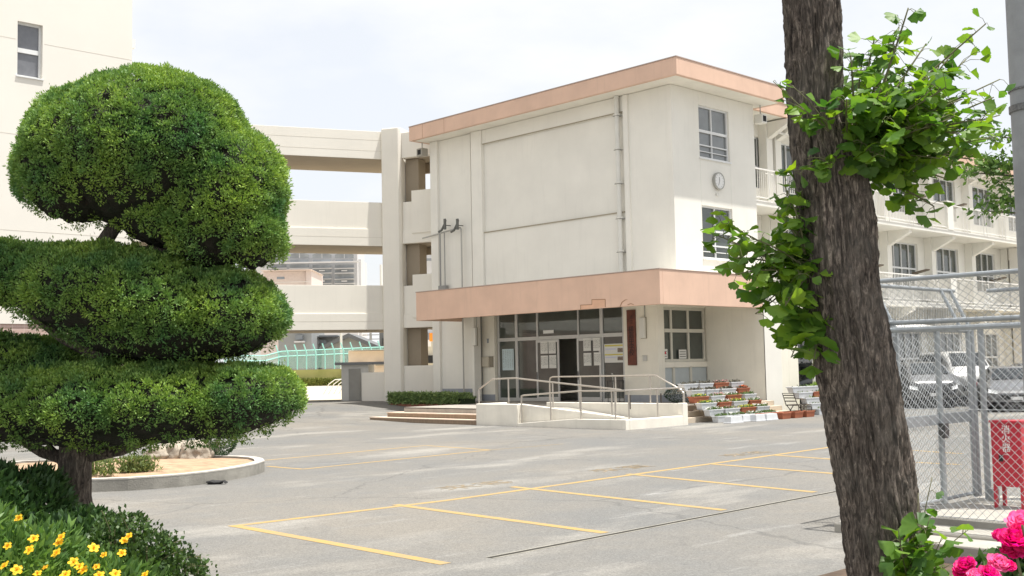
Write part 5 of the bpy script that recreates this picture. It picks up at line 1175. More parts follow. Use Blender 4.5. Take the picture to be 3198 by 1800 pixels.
for i, ch in enumerate('消火器'): text_obj('lettering', ch, 0.098, frameM(((fx0+fx1)/2+0.005, FB.y-0.0105, zt-0.075-0.098*i), (1, 0, 0), (0, 0, 1)), WTXT, ta, 0.001)
text_obj('lettering', '一', 0.05, frameM(((fx0+fx1)/2+0.005, FB.y-0.0105, zt-0.075-0.098*2.75), (1, 0, 0), (0, 0, 1)), WTXT, ta, 0.001)
# concrete utility pole
pc = at(3243, 700, 6.2); PL = thing('utility_pole', (pc.x, pc.y, 0), 'round grey concrete utility pole at the right edge', 'utility pole')
m = MB(); prof = []
edge0 = at(3155, 0, 6.2); 
m.tube([(pc.x, pc.y, -0.05), (pc.x, pc.y, 9.0)], [0.125, 0.085], 28); m.build('shaft', mat('pole_concrete', (0.33, 0.34, 0.35), 0.85, var=0.15, vscale=6, bump=0.15, bscale=90, streak=0.3), PL, smooth=2)
zb_ = at(3170, 335, 6.2).z
m = MB(); m.lathe([(0.1205, -0.018), (0.1205, 0.018)], (pc.x, pc.y, zb_), 28); m.lathe([(0.1195, 0.10), (0.1195, 0.11)], (pc.x, pc.y, zb_), 28); m.build('steel_band', mat('band_steel', (0.20, 0.20, 0.20), 0.6, metal=0.5, var=0.4, vscale=60), PL)

# ------------------------------------------------------------------ cars behind the gate
def car(loc, rz, paint, label, L_=4.5, W_=1.72, H_=1.5, van=False, group='cars parked along the classroom wing'):
    t = thing('parked_car', (0, 0, 0), label, 'car', group)
    pm_ = paint
    if van: prof = [(-.5, .30), (-.5, .62), (-.485, .95), (-.44, 1.0), (-.38, 1.0), (.42, 1.0), (.47, .93), (.5, .62), (.5, .30)]; 
    else: prof = None
    # body as lofted sections along x: (x, halfwidth, zlow, zbelt, zroof, roofhalf)
    k = L_/4.5; Z = H_/1.5
    secs = [(-2.22, .70, .38, .70, .70, .60), (-2.12, .82, .28, .86, .86, .70), (-1.75, .86, .24, .93, .95, .74), (-1.25, .86, .22, .95, 1.30 if not van else 1.45, .64), (-0.75, .86, .22, .95, 1.45 if not van else 1.5, .62), (0.1, .86, .22, .94, 1.50, .62), (0.65, .86, .22, .92, 1.43, .60), (1.15, .86, .22, .92, 1.14, .66), (1.45, .86, .24, .90, .93, .72), (1.95, .83, .26, .80, .81, .72), (2.18, .72, .30, .66, .66, .62), (2.25, .62, .36, .58, .58, .55)]
    if van: secs = [(-2.2, .80, .34, 1.0, 1.42, .70), (-2.15, .84, .26, 1.0, 1.50, .72), (-1.2, .86, .22, 1.0, 1.52, .72), (0, .86, .22, 1.0, 1.53, .72), (1.0, .86, .22, .98, 1.50, .70), (1.5, .86, .24, .98, 1.22, .70), (1.9, .84, .26, .95, .97, .72), (2.2, .74, .3, .8, .8, .66)]
    V = []; F = []; 
    for (x, hw, zl, zb2, zr, rh) in secs:
        pts_ = [(hw*0.92, zl), (hw, zl+0.12), (hw*1.01, (zl+zb2)/2), (hw*0.97, zb2), (rh+0.02, (zb2+zr)/2+0.0 if zr-zb2 > .1 else zb2+0.003), (rh, max(zr-0.05, zb2+0.004)), (rh*0.85, max(zr, zb2+0.01))]
        ring = [(x*k, y*W_/1.72, z*Z) for y, z in pts_] + [(x*k, -y*W_/1.72, z*Z) for y, z in pts_[::-1]]
        V += ring
    n = 14
    for i in range(len(secs)-1):
        for j in range(n): F.append((i*n+j, (i+1)*n+j, (i+1)*n+(j+1) % n, i*n+(j+1) % n))
    F += [tuple(range(n)), tuple(range((len(secs)-1)*n+n-1, (len(secs)-1)*n-1, -1))]
    mm = MB(); mm.v = V; mm.f = F; body = mm.build('body', pm_, t, smooth=True)
    md = body.modifiers.new('sub', 'SUBSURF'); md.levels = 2; md.render_levels = 2
    gl = mat('car_glass', (0.015, 0.02, 0.022), 0.05, ior=1.6)
    def at_sec(x):
        for a, c_ in zip(secs[:-1], secs[1:]):
            if a[0] <= x <= c_[0]: f = (x-a[0])/(c_[0]-a[0]); return [a[i]+(c_[i]-a[i])*f for i in range(6)]
    for s_ in (1, -1):
        for xa, xb2 in ((-1.35, -0.62), (-0.55, 0.15), (0.22, 0.92)):
            A, B = at_sec(xa), at_sec(xb2); P = []
            for (S_, fr) in ((A, 0.10), (B, 0.10), (B, 0.78), (A, 0.78)): y = S_[1]*0.97+(S_[5]-S_[1]*0.97)*fr; P.append((S_[0]*k, s_*(y+0.012)*W_/1.72, (S_[3]+(S_[4]-S_[3])*fr)*Z))
            g = MB(); g.extr(P, (0, -s_*0.02, 0)); g.build('side_window', gl, t)
    fr_ = (1.28, 0.72) if not van else (1.68, 1.08); A, B = at_sec(fr_[0]), at_sec(fr_[1])
    g = MB(); g.extr([(A[0]*k+.02, .62, A[4]*Z+.012), (B[0]*k+.02, .54, B[4]*Z+.012), (B[0]*k+.02, -.54, B[4]*Z+.012), (A[0]*k+.02, -.62, A[4]*Z+.012)], (-0.02, 0, -0.02)); g.build('windscreen', gl, t)
    g = MB(); x = (-1.9 if not van else -2.21); A, B = (at_sec(-1.68), at_sec(-1.22)) if not van else (secs[0], secs[1])
    g.extr([(A[0]*k-.02, .60, (A[4] if not van else 1.05)*Z+.012), (B[0]*k-.02, .54, (B[4] if not van else 1.4)*Z+.012), (B[0]*k-.02, -.54, (B[4] if not van else 1.4)*Z+.012), (A[0]*k-.02, -.60, (A[4] if not van else 1.05)*Z+.012)], (0.02, 0, -0.02)); g.build('rear_window', gl, t)
    for x in (-1.42*k, 1.38*k):
        for s_ in (1, -1):
            M3 = Matrix.Rotation(math.pi/2, 3, 'X'); g = MB(); g.lathe([(0.20, -0.10), (0.30, -0.105), (0.315, -0.06), (0.315, 0.06), (0.30, 0.105), (0.20, 0.10)], (x, s_*0.76*W_/1.72, 0.315), 22, M3); wl_ = g.build('wheel', BLACK, t, smooth=2)
            g = MB(); g.lathe([(0.19, -0.112), (0.19, 0.112)], (x, s_*0.76*W_/1.72, 0.315), 20, M3); g.build('rim', STEEL, wl_)
            g = MB()
            for a in range(5):
                an = a*2*math.pi/5; g.obox((x+math.cos(an)*.12, s_*0.885*W_/1.72, .315+math.sin(an)*.12), (math.cos(an)*.06, 0, math.sin(an)*.06), (0, .003, 0), (-math.sin(an)*.028, 0, math.cos(an)*.028))
            g.build('spoke_gap', BLACK, wl_)
    fx = 2.17*k
    for s_ in (1, -1):
        g = MB(); g.extr([(2.02*k, s_*.80, .74*Z), (2.2*k, s_*.56, .68*Z), (2.235*k, s_*.56, .58*Z), (2.10*k, s_*.81, .62*Z)], (0.02, 0, 0.015)); g.build('headlight', mat('headlight_lens', (0.75, 0.77, 0.78), 0.1, ior=1.5), t)
        g = MB(); g.box(-2.2*k, -2.08*k, s_*0.62, s_*0.83, .72*Z, .90*Z); g.build('tail_light', mat('tail_lens', (0.35, 0.02, 0.02), 0.2), t, bevel=0.02)
        g = MB(); g.box(0.78, 0.95, s_*0.90, s_*1.02, .95*Z, 1.08*Z); g.build('mirror', pm_, t, bevel=0.03)
    g = MB(); g.box(2.2*k, 2.26*k, -.45, .45, .42*Z, .56*Z); g.build('grille', BLACK, t)
    g = MB(); g.box(2.265*k, 2.275*k, -.17, .17, .40*Z, .50*Z); g.box(-2.245*k, -2.235*k, -.17, .17, .55*Z, .66*Z); g.build('number_plate', WTXT, t)
    g = MB(); g.box(-2.1*k, 2.1*k, -.78, .78, .16, .26); g.build('underbody', BLACK, t)
    t.location = loc; t.rotation_euler = (0, 0, rz); return t
SIL = mat('silver_car_paint', (0.12, 0.123, 0.127), 0.28, metal=0.2, coat=0.6); WHT = mat('white_car_paint', (0.42, 0.42, 0.41), 0.35, coat=0.4); DGR = mat('dark_green_car_paint', (0.015, 0.022, 0.02), 0.3, coat=0.6); BLK = mat('black_car_paint', (0.02, 0.02, 0.022), 0.25, coat=0.6)
def cg(px, t): p = at(px, 1200, t); return (p.x, p.y, 0)
car(cg(2545, 43), math.radians(85), DGR, 'dark green car half hidden behind the ginkgo trunk', H_=1.7)
car(cg(2868, 41), math.radians(-50), SIL, 'silver grey wagon seen through the left gate panel', van=True, H_=1.6)
car(cg(2985, 42), math.radians(-48), WHT, 'white van seen through the right gate panel', van=True, H_=1.95)
car(cg(3150, 37), math.radians(-62), SIL, 'silver saloon car behind the fence at the right', H_=1.45)
car(cg(3215, 47), math.radians(-60), BLK, 'black car behind the silver saloon')
car(cg(2760, 46), math.radians(-50), BLK, 'black wagon behind the gate post and trunk', van=True, H_=1.7)

# ------------------------------------------------------------------ ginkgo trunk with shoots
GT = thing('ginkgo_tree', tuple(Vector((at(2880, 2265, 5.35).x, at(2880, 2265, 5.35).y, 0))), 'thick leaning ginkgo trunk with leafy shoots at the right foreground', 'tree')
BARK = bpy.data.materials.new('ginkgo_bark'); BARK.use_nodes = True
def _bark():
    nt = BARK.node_tree; b = nt.nodes['Principled BSDF']; lk = nt.links.new; t = nt.nodes.new('ShaderNodeTexCoord'); mpn = nt.nodes.new('ShaderNodeMapping'); mpn.inputs['Scale'].default_value = (1, 1, 0.22); lk(t.outputs['Object'], mpn.inputs[0])
    n = nt.nodes.new('ShaderNodeTexNoise'); n.inputs['Scale'].default_value = 55; n.inputs['Detail'].default_value = 8; n.inputs['Roughness'].default_value = 0.72; n.inputs['Distortion'].default_value = 0.9; lk(mpn.outputs[0], n.inputs['Vector'])
    r = nt.nodes.new('ShaderNodeValToRGB'); r.color_ramp.elements[0].position = 0.40; r.color_ramp.elements[0].color = (0.035, 0.028, 0.023, 1); r.color_ramp.elements[1].position = 0.70; r.color_ramp.elements[1].color = (0.50, 0.42, 0.345, 1)
    e = r.color_ramp.elements.new(0.53); e.color = (0.15, 0.12, 0.098, 1); lk(n.outputs[0], r.inputs[0])
    n2 = nt.nodes.new('ShaderNodeTexNoise'); n2.inputs['Scale'].default_value = 5; n2.inputs['Detail'].default_value = 6; lk(t.outputs['Object'], n2.inputs['Vector'])
    mr_ = nt.nodes.new('ShaderNodeMapRange'); mr_.inputs['From Min'].default_value = 0.4; mr_.inputs['From Max'].default_value = 0.7; mr_.inputs['To Max'].default_value = 0.45; lk(n2.outputs[0], mr_.inputs[0])
    x = nt.nodes.new('ShaderNodeMix'); x.data_type = 'RGBA'; lk(mr_.outputs[0], x.inputs[0]); lk(r.outputs[0], x.inputs[6]); x.inputs[7].default_value = (0.17, 0.155, 0.13, 1); lk(x.outputs[2], b.inputs['Base Color']); b.inputs['Roughness'].default_value = 0.95
    bn = nt.nodes.new('ShaderNodeBump'); bn.inputs['Strength'].default_value = 0.9; bn.inputs['Distance'].default_value = 0.02; lk(n.outputs[0], bn.inputs['Height']); lk(bn.outputs[0], b.inputs['Normal'])
_bark()
D5 = 5.3
cl_ = [(-260, 1996, 150), (-100, 2018, 146), (0, 2041, 142), (150, 2046, 140), (300, 2052, 137), (400, 2075, 160), (480, 2098, 186), (600, 2108, 190), (725, 2112, 195), (850, 2138, 196), (1000, 2165, 200), (1150, 2190, 198), (1300, 2215, 194), (1450, 2240, 206), (1700, 2288, 225), (1830, 2312, 270), (1900, 2322, 330)]
cz, cx_, cy_, cr_ = [], [], [], []
for y, x, w_ in cl_:
    p = atD(x, y, D5); cz.append(p.z); cx_.append(p.x); cy_.append(p.y); cr_.append(w_*0.965*DS/FPX*D5/2)
cz, cx_, cy_, cr_ = map(np.array, (cz, cx_, cy_, cr_)); o_ = np.argsort(cz); cz, cx_, cy_, cr_ = cz[o_], cx_[o_], cy_[o_], cr_[o_]
cz = np.append(cz, 8.0); cx_ = np.append(cx_, cx_[-1]-0.45); cy_ = np.append(cy_, cy_[-1]-0.2); cr_ = np.append(cr_, 0.10)
NZ, NA = 620, 150
zz_ = np.linspace(-0.05, 7.9, NZ); X_ = np.interp(zz_, cz, cx_); Y_ = np.interp(zz_, cz, cy_); R__ = np.interp(zz_, cz, cr_)
def smooth(a, k=13): kk = np.ones(k)/k; p = np.pad(a, k//2, 'edge'); return np.convolve(p, kk, 'valid')
X_, Y_, R__ = smooth(X_), smooth(Y_), smooth(R__)
V = np.zeros((NZ, NA, 3)); ang = np.linspace(0, 2*np.pi, NA, endpoint=False)
for i in range(NZ):
    z = zz_[i]
    for j in range(NA):
        a = ang[j]; c_, s_ = math.cos(a), math.sin(a)
        q = Vector((c_*1.0, s_*1.0, z*0.9)); w1 = noise.noise(Vector((c_*5.2, s_*5.2, z*2.0)))
        rd = 1-abs(noise.noise(Vector((c_*7.5+w1*1.2, s_*7.5+w1, z*1.9)))*1.9); rd2 = 1-abs(noise.noise(Vector((c_*15+w1, s_*15, z*5.5)))*1.8)
        r_ = R__[i]*(1+0.05*noise.noise(q*1.5))+0.020*rd+0.013*rd2-0.020+0.005*noise.noise(Vector((c_*40, s_*40, z*40)))
        V[i, j] = (X_[i]+r_*c_, Y_[i]+r_*s_, z)
idx = np.arange(NZ*NA).reshape(NZ, NA); F = np.stack([idx[:-1], np.roll(idx[:-1], -1, 1), np.roll(idx[1:], -1, 1), idx[1:]], -1).reshape(-1, 4)
np_mesh('trunk', V.reshape(-1, 3), F, BARK, GT, smooth=True)
# shoots: (start D px, end D px, depth start, depth end, leaves, leaf size)
GLEAF = mat('ginkgo_leaf', (0.15, 0.27, 0.03), 0.5, col2=(0.075, 0.18, 0.03), vscale=5, island=0.35, trans=0.45)
TWIG = mat('green_brown_twig', (0.13, 0.13, 0.06), 0.8)
leafV, leafF = [], []; nv = 0
def fan(p, d, s, size):
    """ginkgo leaf: base p, direction d, side s"""
    global nv
    u = d.cross(s); n = 15; V = [p]; half = random.uniform(0.85, 1.2); cup = random.uniform(0.05, 0.35)*random.choice((1, 1, -1)); notch = random.uniform(0.03, 0.28)
    for k in range(n):
        f = k/(n-1)*2-1; a = f*half; r_ = size*(1-0.14*f*f+0.035*math.sin(k*2.1+size*900)); 
        if k == n//2: r_ *= 1-notch
        elif abs(k-n//2) == 1: r_ *= 1+0.04
        V.append(p+d*(r_*math.cos(a))+s*(r_*math.sin(a))+u*(cup*size*(abs(f)**1.5)+random.uniform(-.04, .04)*size))
    mid = p+d*size*0.4-u*size*0.03
    V.append(mid); b = nv
    F = []
    for k in range(1, n): F.append((b, b+k, b+k+1))
    leafV.extend([tuple(v) for v in V[:-1]]); leafF.extend(F); nv += n+1
tw = MB(); tcol = Vector((np.interp(2.6, cz, cx_), np.interp(2.6, cz, cy_), 0))
def shoot(p0, p1, d0, d1, nl, size, spread=0.07, sag=0.0, r=0.006, up=0.2):
    A = atD(*p0, d0); B = atD(*p1, d1); mid = (A+B)/2+Vector((random.uniform(-.03, .03), random.uniform(-.03, .03), random.uniform(0.0, .05)-sag))
    pts = [A*(1-t)**2+mid*2*t*(1-t)+B*t*t for t in [i/8 for i in range(9)]]
    tw.tube(pts, [r*(1-0.6*i/8) for i in range(9)], 6)
    for k in range(nl):
        t = random.random()**0.7; t = 0.15+0.87*t if t < 0.98 else 1.0; t = min(t, 1); q = A*(1-t)**2+mid*2*t*(1-t)+B*t*t
        dirn = Vector((random.gauss(0, 1), random.gauss(0, 1), random.gauss(up, 0.8))).normalized()
        pl_ = random.uniform(0.3, 1.0)*spread; e = q+dirn*pl_; e.z -= pl_*0.15
        tw.tube([q, (q+e)/2+ZU*0.01, e], 0.0013, 4, cap=False)
        d = (dirn+Vector((random.gauss(0, .5), random.gauss(0, .5), -0.5+random.gauss(0, .4)))).normalized()
        # blades face roughly upward / outward
        nrm = Vector((random.gauss(0.15, .5), random.gauss(-.1, .5), 1.0)).normalized(); s = d.cross(nrm)
        if s.length < 0.1: s = d.cross(Vector((1, 0, 0)))
        fan(e, d, s.normalized(), size*random.uniform(0.6, 1.15))
# upper right cluster
tips = [(2262, 70), (2285, 20), (2235, 110), (2480, 60), (2400, 130), (2430, 150), (2515, 200), (2500, 245), (2515, 290), (2480, 330), (2505, 345), (2440, 400), (2470, 300), (2380, 450), (2350, 520), (2290, 490), (2240, 460), (2200, 440), (2170, 150), (2140, 140), (2200, 95), (2130, 250), (2330, 110), (2380, 220), (2410, 310), (2400, 390), (2330, 430), (2280, 400), (2250, 330), (2340, 300), (2300, 220), (2230, 200), (2360, 170), (2445, 360), (2420, 250)]
for i, (x, y) in enumerate(tips):
    long_ = i in (1, 3, 6, 7, 8, 10)
    shoot((2150+random.uniform(-15, 25), 400+random.uniform(-40, 30)), (x, y), D5-0.02, D5+random.uniform(-0.38, 0.30), 22 if not long_ else 14, 0.066 if not long_ else 0.052, spread=0.09 if not long_ else 0.06, r=0.008)
for i in range(70):   # dense middle of the cluster
    a = random.uniform(0, 2*math.pi); rr = math.sqrt(random.random()); x = 2285+150*rr*math.cos(a); y = 320+140*rr*math.sin(a)
    shoot((2160, 400), (x, y), D5-0.02, D5+random.uniform(-0.35, 0.25), 9, 0.07, spread=0.07, r=0.005)
for x, y in [(1990, 215), (1945, 205), (1965, 250), (2010, 440), (1990, 430), (2030, 400), (2060, 270), (2050, 300), (2100, 420)]:
    shoot((2085, 330 if y < 320 else 420), (x, y), D5-0.20, D5-0.25, 6, 0.055, spread=0.05, r=0.004)
# left cluster
for x, y in [(1815, 560), (1835, 610), (1800, 590), (1890, 600), (1850, 690), (1880, 720), (1930, 760), (1900, 790), (1975, 770), (1830, 650), (1940, 660), (1960, 610), (1990, 560), (1985, 500), (1975, 470), (1995, 640), (1925, 700), (1985, 720), (1905, 640), (1995, 780), (2010, 690)]:
    shoot((2035, 690), (x, y), D5-0.05, D5+random.uniform(-0.28, 0.15), 17, 0.066, spread=0.07, r=0.006)
for x, y in [(1980, 480), (1960, 540), (2000, 520)]: shoot((2025, 640), (x, y), D5-0.1, D5-0.1, 7, 0.05, spread=0.05)
for x, y in [(2005, 830), (2030, 870), (1990, 900), (2045, 920), (2020, 800), (2000, 870), (2035, 890)]: shoot((2060, 760), (x, y), D5-0.05, D5+random.uniform(-0.2, 0), 7, 0.095, spread=0.05, sag=0.03)
# basal shoots
for x, y in [(2345, 1200), (2310, 1240), (2440, 1330), (2260, 1330), (2250, 1380), (2290, 1400), (2340, 1300), (2370, 1350), (2320, 1440), (2390, 1420), (2270, 1450), (2350, 1480), (2300, 1330), (2330, 1380), (2360, 1440), (2290, 1360), (2270, 1400)]:
    shoot((2290, 1480), (x, y), D5-0.28, D5-0.30+random.uniform(-0.1, 0.15), 7 if y > 1250 else 4, 0.07 if y > 1280 else 0.045, spread=0.05, r=0.004)
tw.build('shoots', TWIG, GT, smooth=True)
me_ = bpy.data.meshes.new('foliage'); off = root_loc(GT); me_.from_pydata([(a-off.x, b-off.y, c-off.z) for a, b, c in leafV], [], leafF); me_.materials.append(GLEAF); me_.shade_smooth(); fo = link(bpy.data.objects.new('foliage', me_)); fo.parent = GT

# small leaved tree whose branches reach in from the right
tp = at(3330, 1200, 13); TT = thing('zelkova_tree', (tp.x, tp.y, 0), 'small leaved tree reaching in behind the utility pole at the right', 'tree')
m = MB(); m.tube([(tp.x, tp.y, 0), (tp.x-0.05, tp.y, 2), (tp.x, tp.y+0.1, 4), (tp.x, tp.y, 5.6)], [0.13, 0.11, 0.08, 0.03], 10)
PP, NN = [], []
for (x, y, n) in [(3100, 505, 130), (3070, 515, 90), (3040, 540, 50), (3130, 520, 150), (3140, 620, 130), (3110, 640, 90), (3085, 660, 40), (3120, 570, 60), (3110, 425, 45), (3135, 430, 60), (3230, 500, 400), (3250, 400, 500), (3280, 600, 500), (3300, 480, 500)]:
    c_ = at(x, y, 12.6); root = Vector((tp.x, tp.y, min(c_.z-0.3, 4.6))); mid = (root+c_)/2+Vector((0, 0, 0.15)); m.tube([root, mid, c_], [0.03, 0.016, 0.005], 5)
    q = np.array(c_)+rng.normal(0, 1, (n, 3))*np.array([0.11, 0.11, 0.05]); PP.append(q); NN.append(np.tile([-0.3, 0, -0.15], (n, 1)))
m.build('trunk', BARK, TT, smooth=True)
V, F = leaf_cloud(np.vstack(PP), np.vstack(NN), 0.075, aspect=0.5, spread=1.2); np_mesh('crown', V, F, mat('zelkova_leaf', (0.10, 0.19, 0.04), 0.55, island=0.45, trans=0.35), TT)
# ------------------------------------------------------------------ cloud pruned juniper on the left
DT = 7.0; PXM = DS/FPX*DT
BASIS = np.array([[HR.x, HF.x, 0], [HR.y, HF.y, 0], [0, 0, 1.0]])
JT = thing('topiary_tree', tuple(Vector((atD(205, 1450, DT).x, atD(205, 1450, DT).y, 0))), 'large cloud pruned juniper with three clipped green tiers at the left foreground', 'tree')
JUN = mat('juniper_spray', (0.29, 0.43, 0.08), 0.6, col2=(0.085, 0.20, 0.06), vscale=2.8, island=0.28, trans=0.22)
JIN = mat('juniper_inner_shade', (0.012, 0.018, 0.007), 0.95, col2=(0.020, 0.016, 0.010), vscale=14, bump=0.8, bscale=60)  # dark inner growth; shade below and between the clumps is painted into it
def tier(name, ells, n, seed):
    """ells: (cx, cy, rx, rz, rd, rot deg, depth offset) in picture pixels of the D frame, depth in metres"""
    E_ = []
    for cx, cy, rx, rz, rd, rot, do in ells:
        c = np.array(atD(cx, cy, DT+do)); R = np.array([rx*PXM, rd, rz*PXM]); a = math.radians(rot)
        Mr = np.array([[math.cos(a), 0, math.sin(a)], [0, 1, 0], [-math.sin(a), 0, math.cos(a)]])   # + rot: right end lower
        E_.append((c, R, BASIS@Mr))
    tot = sum(e[1][0]*e[1][2]+e[1][1]*e[1][0]+e[1][1]*e[1][2] for e in E_); PP, NN = [], []
    def lump(P): return np.array([noise.noise(Vector(p)*3.4)*0.55+noise.noise(Vector(p)*8.0)*0.45 for p in P])
    for c, R, M in E_:
        k = int(n*(R[0]*R[2]+R[1]*R[0]+R[1]*R[2])/tot); d = rng.normal(0, 1, (k*2, 3)); d /= np.linalg.norm(d, axis=1, keepdims=True)
        wgt = np.linalg.norm(d/R, axis=1); wgt /= wgt.max(); d = d[rng.random(len(d)) < wgt*1.1][:k]
        N_ = d/R; N_ /= np.linalg.norm(N_, axis=1, keepdims=True); P = (d*R)@M.T+c; N_ = N_@M.T
        keep = np.ones(len(P), bool)
        for c2, R2, M2 in E_:
            if c2 is c: continue
            q = ((P-c2)@M2)/R2; keep &= (q**2).sum(1) > 0.97
        PP.append(P[keep]); NN.append(N_[keep])
    P = np.vstack(PP); N_ = np.vstack(NN); lp = lump(P); P = P+N_*(lp*0.06-0.01)[:, None]
    # clumps: each is a small dome of sprays round its own centre, so dark gaps stay between clumps
    keep = rng.random(len(P)) < np.clip((N_[:, 2]+0.82)/0.45, 0.10, 1); P, N_ = P[keep], N_[keep]
    P = P+N_*rng.uniform(-0.016, 0.014, (len(P), 1)); n_ = len(P); rad = rng.uniform(0.022, 0.042, (n_, 1)); NB = 28
    Pc = np.repeat(P, NB, 0); Nc = np.repeat(N_, NB, 0); rc = np.repeat(rad, NB, 0)
    q = rng.normal(0, 1, Pc.shape); q /= np.linalg.norm(q, axis=1, keepdims=True); q = q+Nc*0.8+np.array([0, 0, 0.3]); q /= np.linalg.norm(q, axis=1, keepdims=True)
    Pb = Pc+q*rc*rng.uniform(0.35, 1.0, (len(Pc), 1))-Nc*0.014
    V, F = leaf_cloud(Pb, q+np.array([0, 0, 0.2]), 0.020, aspect=0.42, spread=0.5); np_mesh(name, V, F, JUN, JT)
    s_ = rng.integers(0, n_, 170); Ps = np.repeat(P[s_], 9, 0)+np.repeat(N_[s_], 9, 0)*rng.uniform(0.0, 0.04, (170*9, 1))+rng.normal(0, 0.007, (170*9, 3)); Ns = np.repeat(N_[s_]+np.array([0, 0, 0.5]), 9, 0)
    V, F = leaf_cloud(Ps, Ns, 0.024, aspect=0.34, spread=0.7); np_mesh('loose_sprigs', V, F, JUN, JT)
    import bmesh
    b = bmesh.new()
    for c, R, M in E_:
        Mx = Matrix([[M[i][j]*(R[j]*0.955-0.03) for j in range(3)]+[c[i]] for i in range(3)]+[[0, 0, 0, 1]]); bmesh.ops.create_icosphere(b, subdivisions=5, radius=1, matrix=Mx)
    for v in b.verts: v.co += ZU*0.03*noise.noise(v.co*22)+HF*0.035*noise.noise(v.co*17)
    me = bpy.data.meshes.new('inner_shade_hull'); b.to_mesh(me); b.free(); me.transform(Matrix.Translation(-root_loc(JT))); me.materials.append(JIN); o = link(bpy.data.objects.new('inner_shade_hull', me)); o.parent = JT
tier('upper_tier', [(350, 388, 286, 200, 0.62, 2, 0.0), (552, 502, 166, 190, 0.42, 8, -0.05), (190, 440, 142, 134, 0.42, 8, -0.1), (418, 335, 200, 155, 0.45, 6, 0), (630, 588, 86, 100, 0.3, 0, -0.1), (440, 545, 180, 98, 0.4, 10, 0.0)], 15500, 1)
tier('middle_tier', [(330, 758, 335, 132, 0.62, 11, 0.0), (570, 798, 155, 112, 0.45, 0, -0.05), (410, 808, 265, 126, 0.55, 4, 0), (50, 698, 180, 88, 0.5, 6, 0.05), (-90, 695, 160, 85, 0.5, 0, 0.1)], 14000, 2)
tier('lower_tier', [(300, 1022, 430, 112, 0.66, -1, -0.05), (612, 1008, 152, 88, 0.5, -4, -0.1), (-40, 1020, 330, 108, 0.6, 0, 0), (540, 1055, 130, 60, 0.4, 0, -0.1), (30, 925, 260, 80, 0.45, 2, 0.2)], 14000, 3)
m = MB(); P_ = [atD(*p) for p in ((212, 1560, DT), (200, 1400, DT), (186, 1250, DT), (190, 1130, DT), (240, 1000, DT), (262, 860, DT), (262, 700, DT), (262, 610, DT), (320, 520, DT))]
P_[0].z = -0.05; m.tube(P_, [0.16, 0.13, 0.105, 0.10, 0.09, 0.075, 0.06, 0.05, 0.04], 14)
for a, c_ in (((195, 1150), (420, 1090)), ((190, 1160), (20, 1090)), ((262, 880), (520, 830)), ((262, 900), (60, 780)), ((262, 650), (420, 610)), ((300, 640), (560, 600)), ((210, 1200), (120, 1120))):
    m.tube([atD(*a, DT), (atD(*a, DT)+atD(*c_, DT))/2-ZU*0.03, atD(*c_, DT)], [0.05, 0.035, 0.02], 8)
m.build('trunk', BARK, JT, smooth=True)
# dead twiggy bits in the hollow of the upper tier
# ------------------------------------------------------------------ shrubs at the lower left
def shrub(name, label, ctrs, n, size, m_, aspect, cat='shrub', spread=0.9, stem=True, up=0.3, flowers=None, fm=None, fpos=None):
    c0 = ctrs[0][0]; t = thing(name, (c0[0], c0[1], 0), label, cat)
    PP, NN = [], []; tot = sum(c[1][0]*c[1][2] for c in ctrs)
    for i, (c, r) in enumerate(ctrs):
        k = int(n*r[0]*r[2]/tot); P, N_ = blob_points(k, c, r, BASIS, noise_amp=0.16, nscale=2.2, seed=i+3); f = rng.uniform(0.55, 1.0, (k, 1))**0.5; PP.append(np.array(c)+(P-np.array(c))*f); NN.append(N_+np.array([0, 0, up]))
    V, F = leaf_cloud(np.vstack(PP), np.vstack(NN), size, aspect=aspect, spread=spread); np_mesh('foliage', V, F, m_, t)
    m = MB()
    for c, r in ctrs:
        for k in range(7): e = Vector(c)+HR*random.uniform(-.8, .8)*r[0]+HF*random.uniform(-.8, .8)*r[1]+ZU*random.uniform(0, .8)*r[2]; b_ = Vector((c[0], c[1], 0))+HR*random.uniform(-.3, .3)*r[0]; m.tube([b_, (b_+e)/2+ZU*0.05, e], [0.012, 0.009, 0.004], 5)
    m.build('stems', TWIG, t)
    return t
def C(x, y, t): p = atD(x, y, t); return (p.x, p.y, p.z)
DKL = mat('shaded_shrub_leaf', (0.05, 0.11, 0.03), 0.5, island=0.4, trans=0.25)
HYP = mat('hypericum_leaf', (0.17, 0.30, 0.065), 0.5, col2=(0.09, 0.18, 0.045), vscale=6, island=0.35, trans=0.35)
AZL = mat('small_round_leaf', (0.05, 0.10, 0.022), 0.5, island=0.45, trans=0.25)
def rr(px, t=6.0): return px*DS/FPX*t
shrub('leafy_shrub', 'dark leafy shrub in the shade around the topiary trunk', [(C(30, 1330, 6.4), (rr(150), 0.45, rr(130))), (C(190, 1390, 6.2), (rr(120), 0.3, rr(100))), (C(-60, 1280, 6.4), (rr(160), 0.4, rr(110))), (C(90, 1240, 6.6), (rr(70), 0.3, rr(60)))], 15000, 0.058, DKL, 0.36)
HS = shrub('flowering_shrub', 'sunlit hypericum shrub with narrow leaves and yellow flowers in the lower left corner', [(C(50, 1450, 5.5), (rr(140, 5.5), 0.42, rr(115, 5.5))), (C(200, 1490, 5.6), (rr(150, 5.5), 0.4, rr(85, 5.5))), (C(-70, 1420, 5.5), (rr(120, 5.5), 0.4, rr(125, 5.5))), (C(320, 1505, 5.7), (rr(110, 5.5), 0.35, rr(85, 5.5)))], 10500, 0.075, HYP, 0.26, spread=1.0)
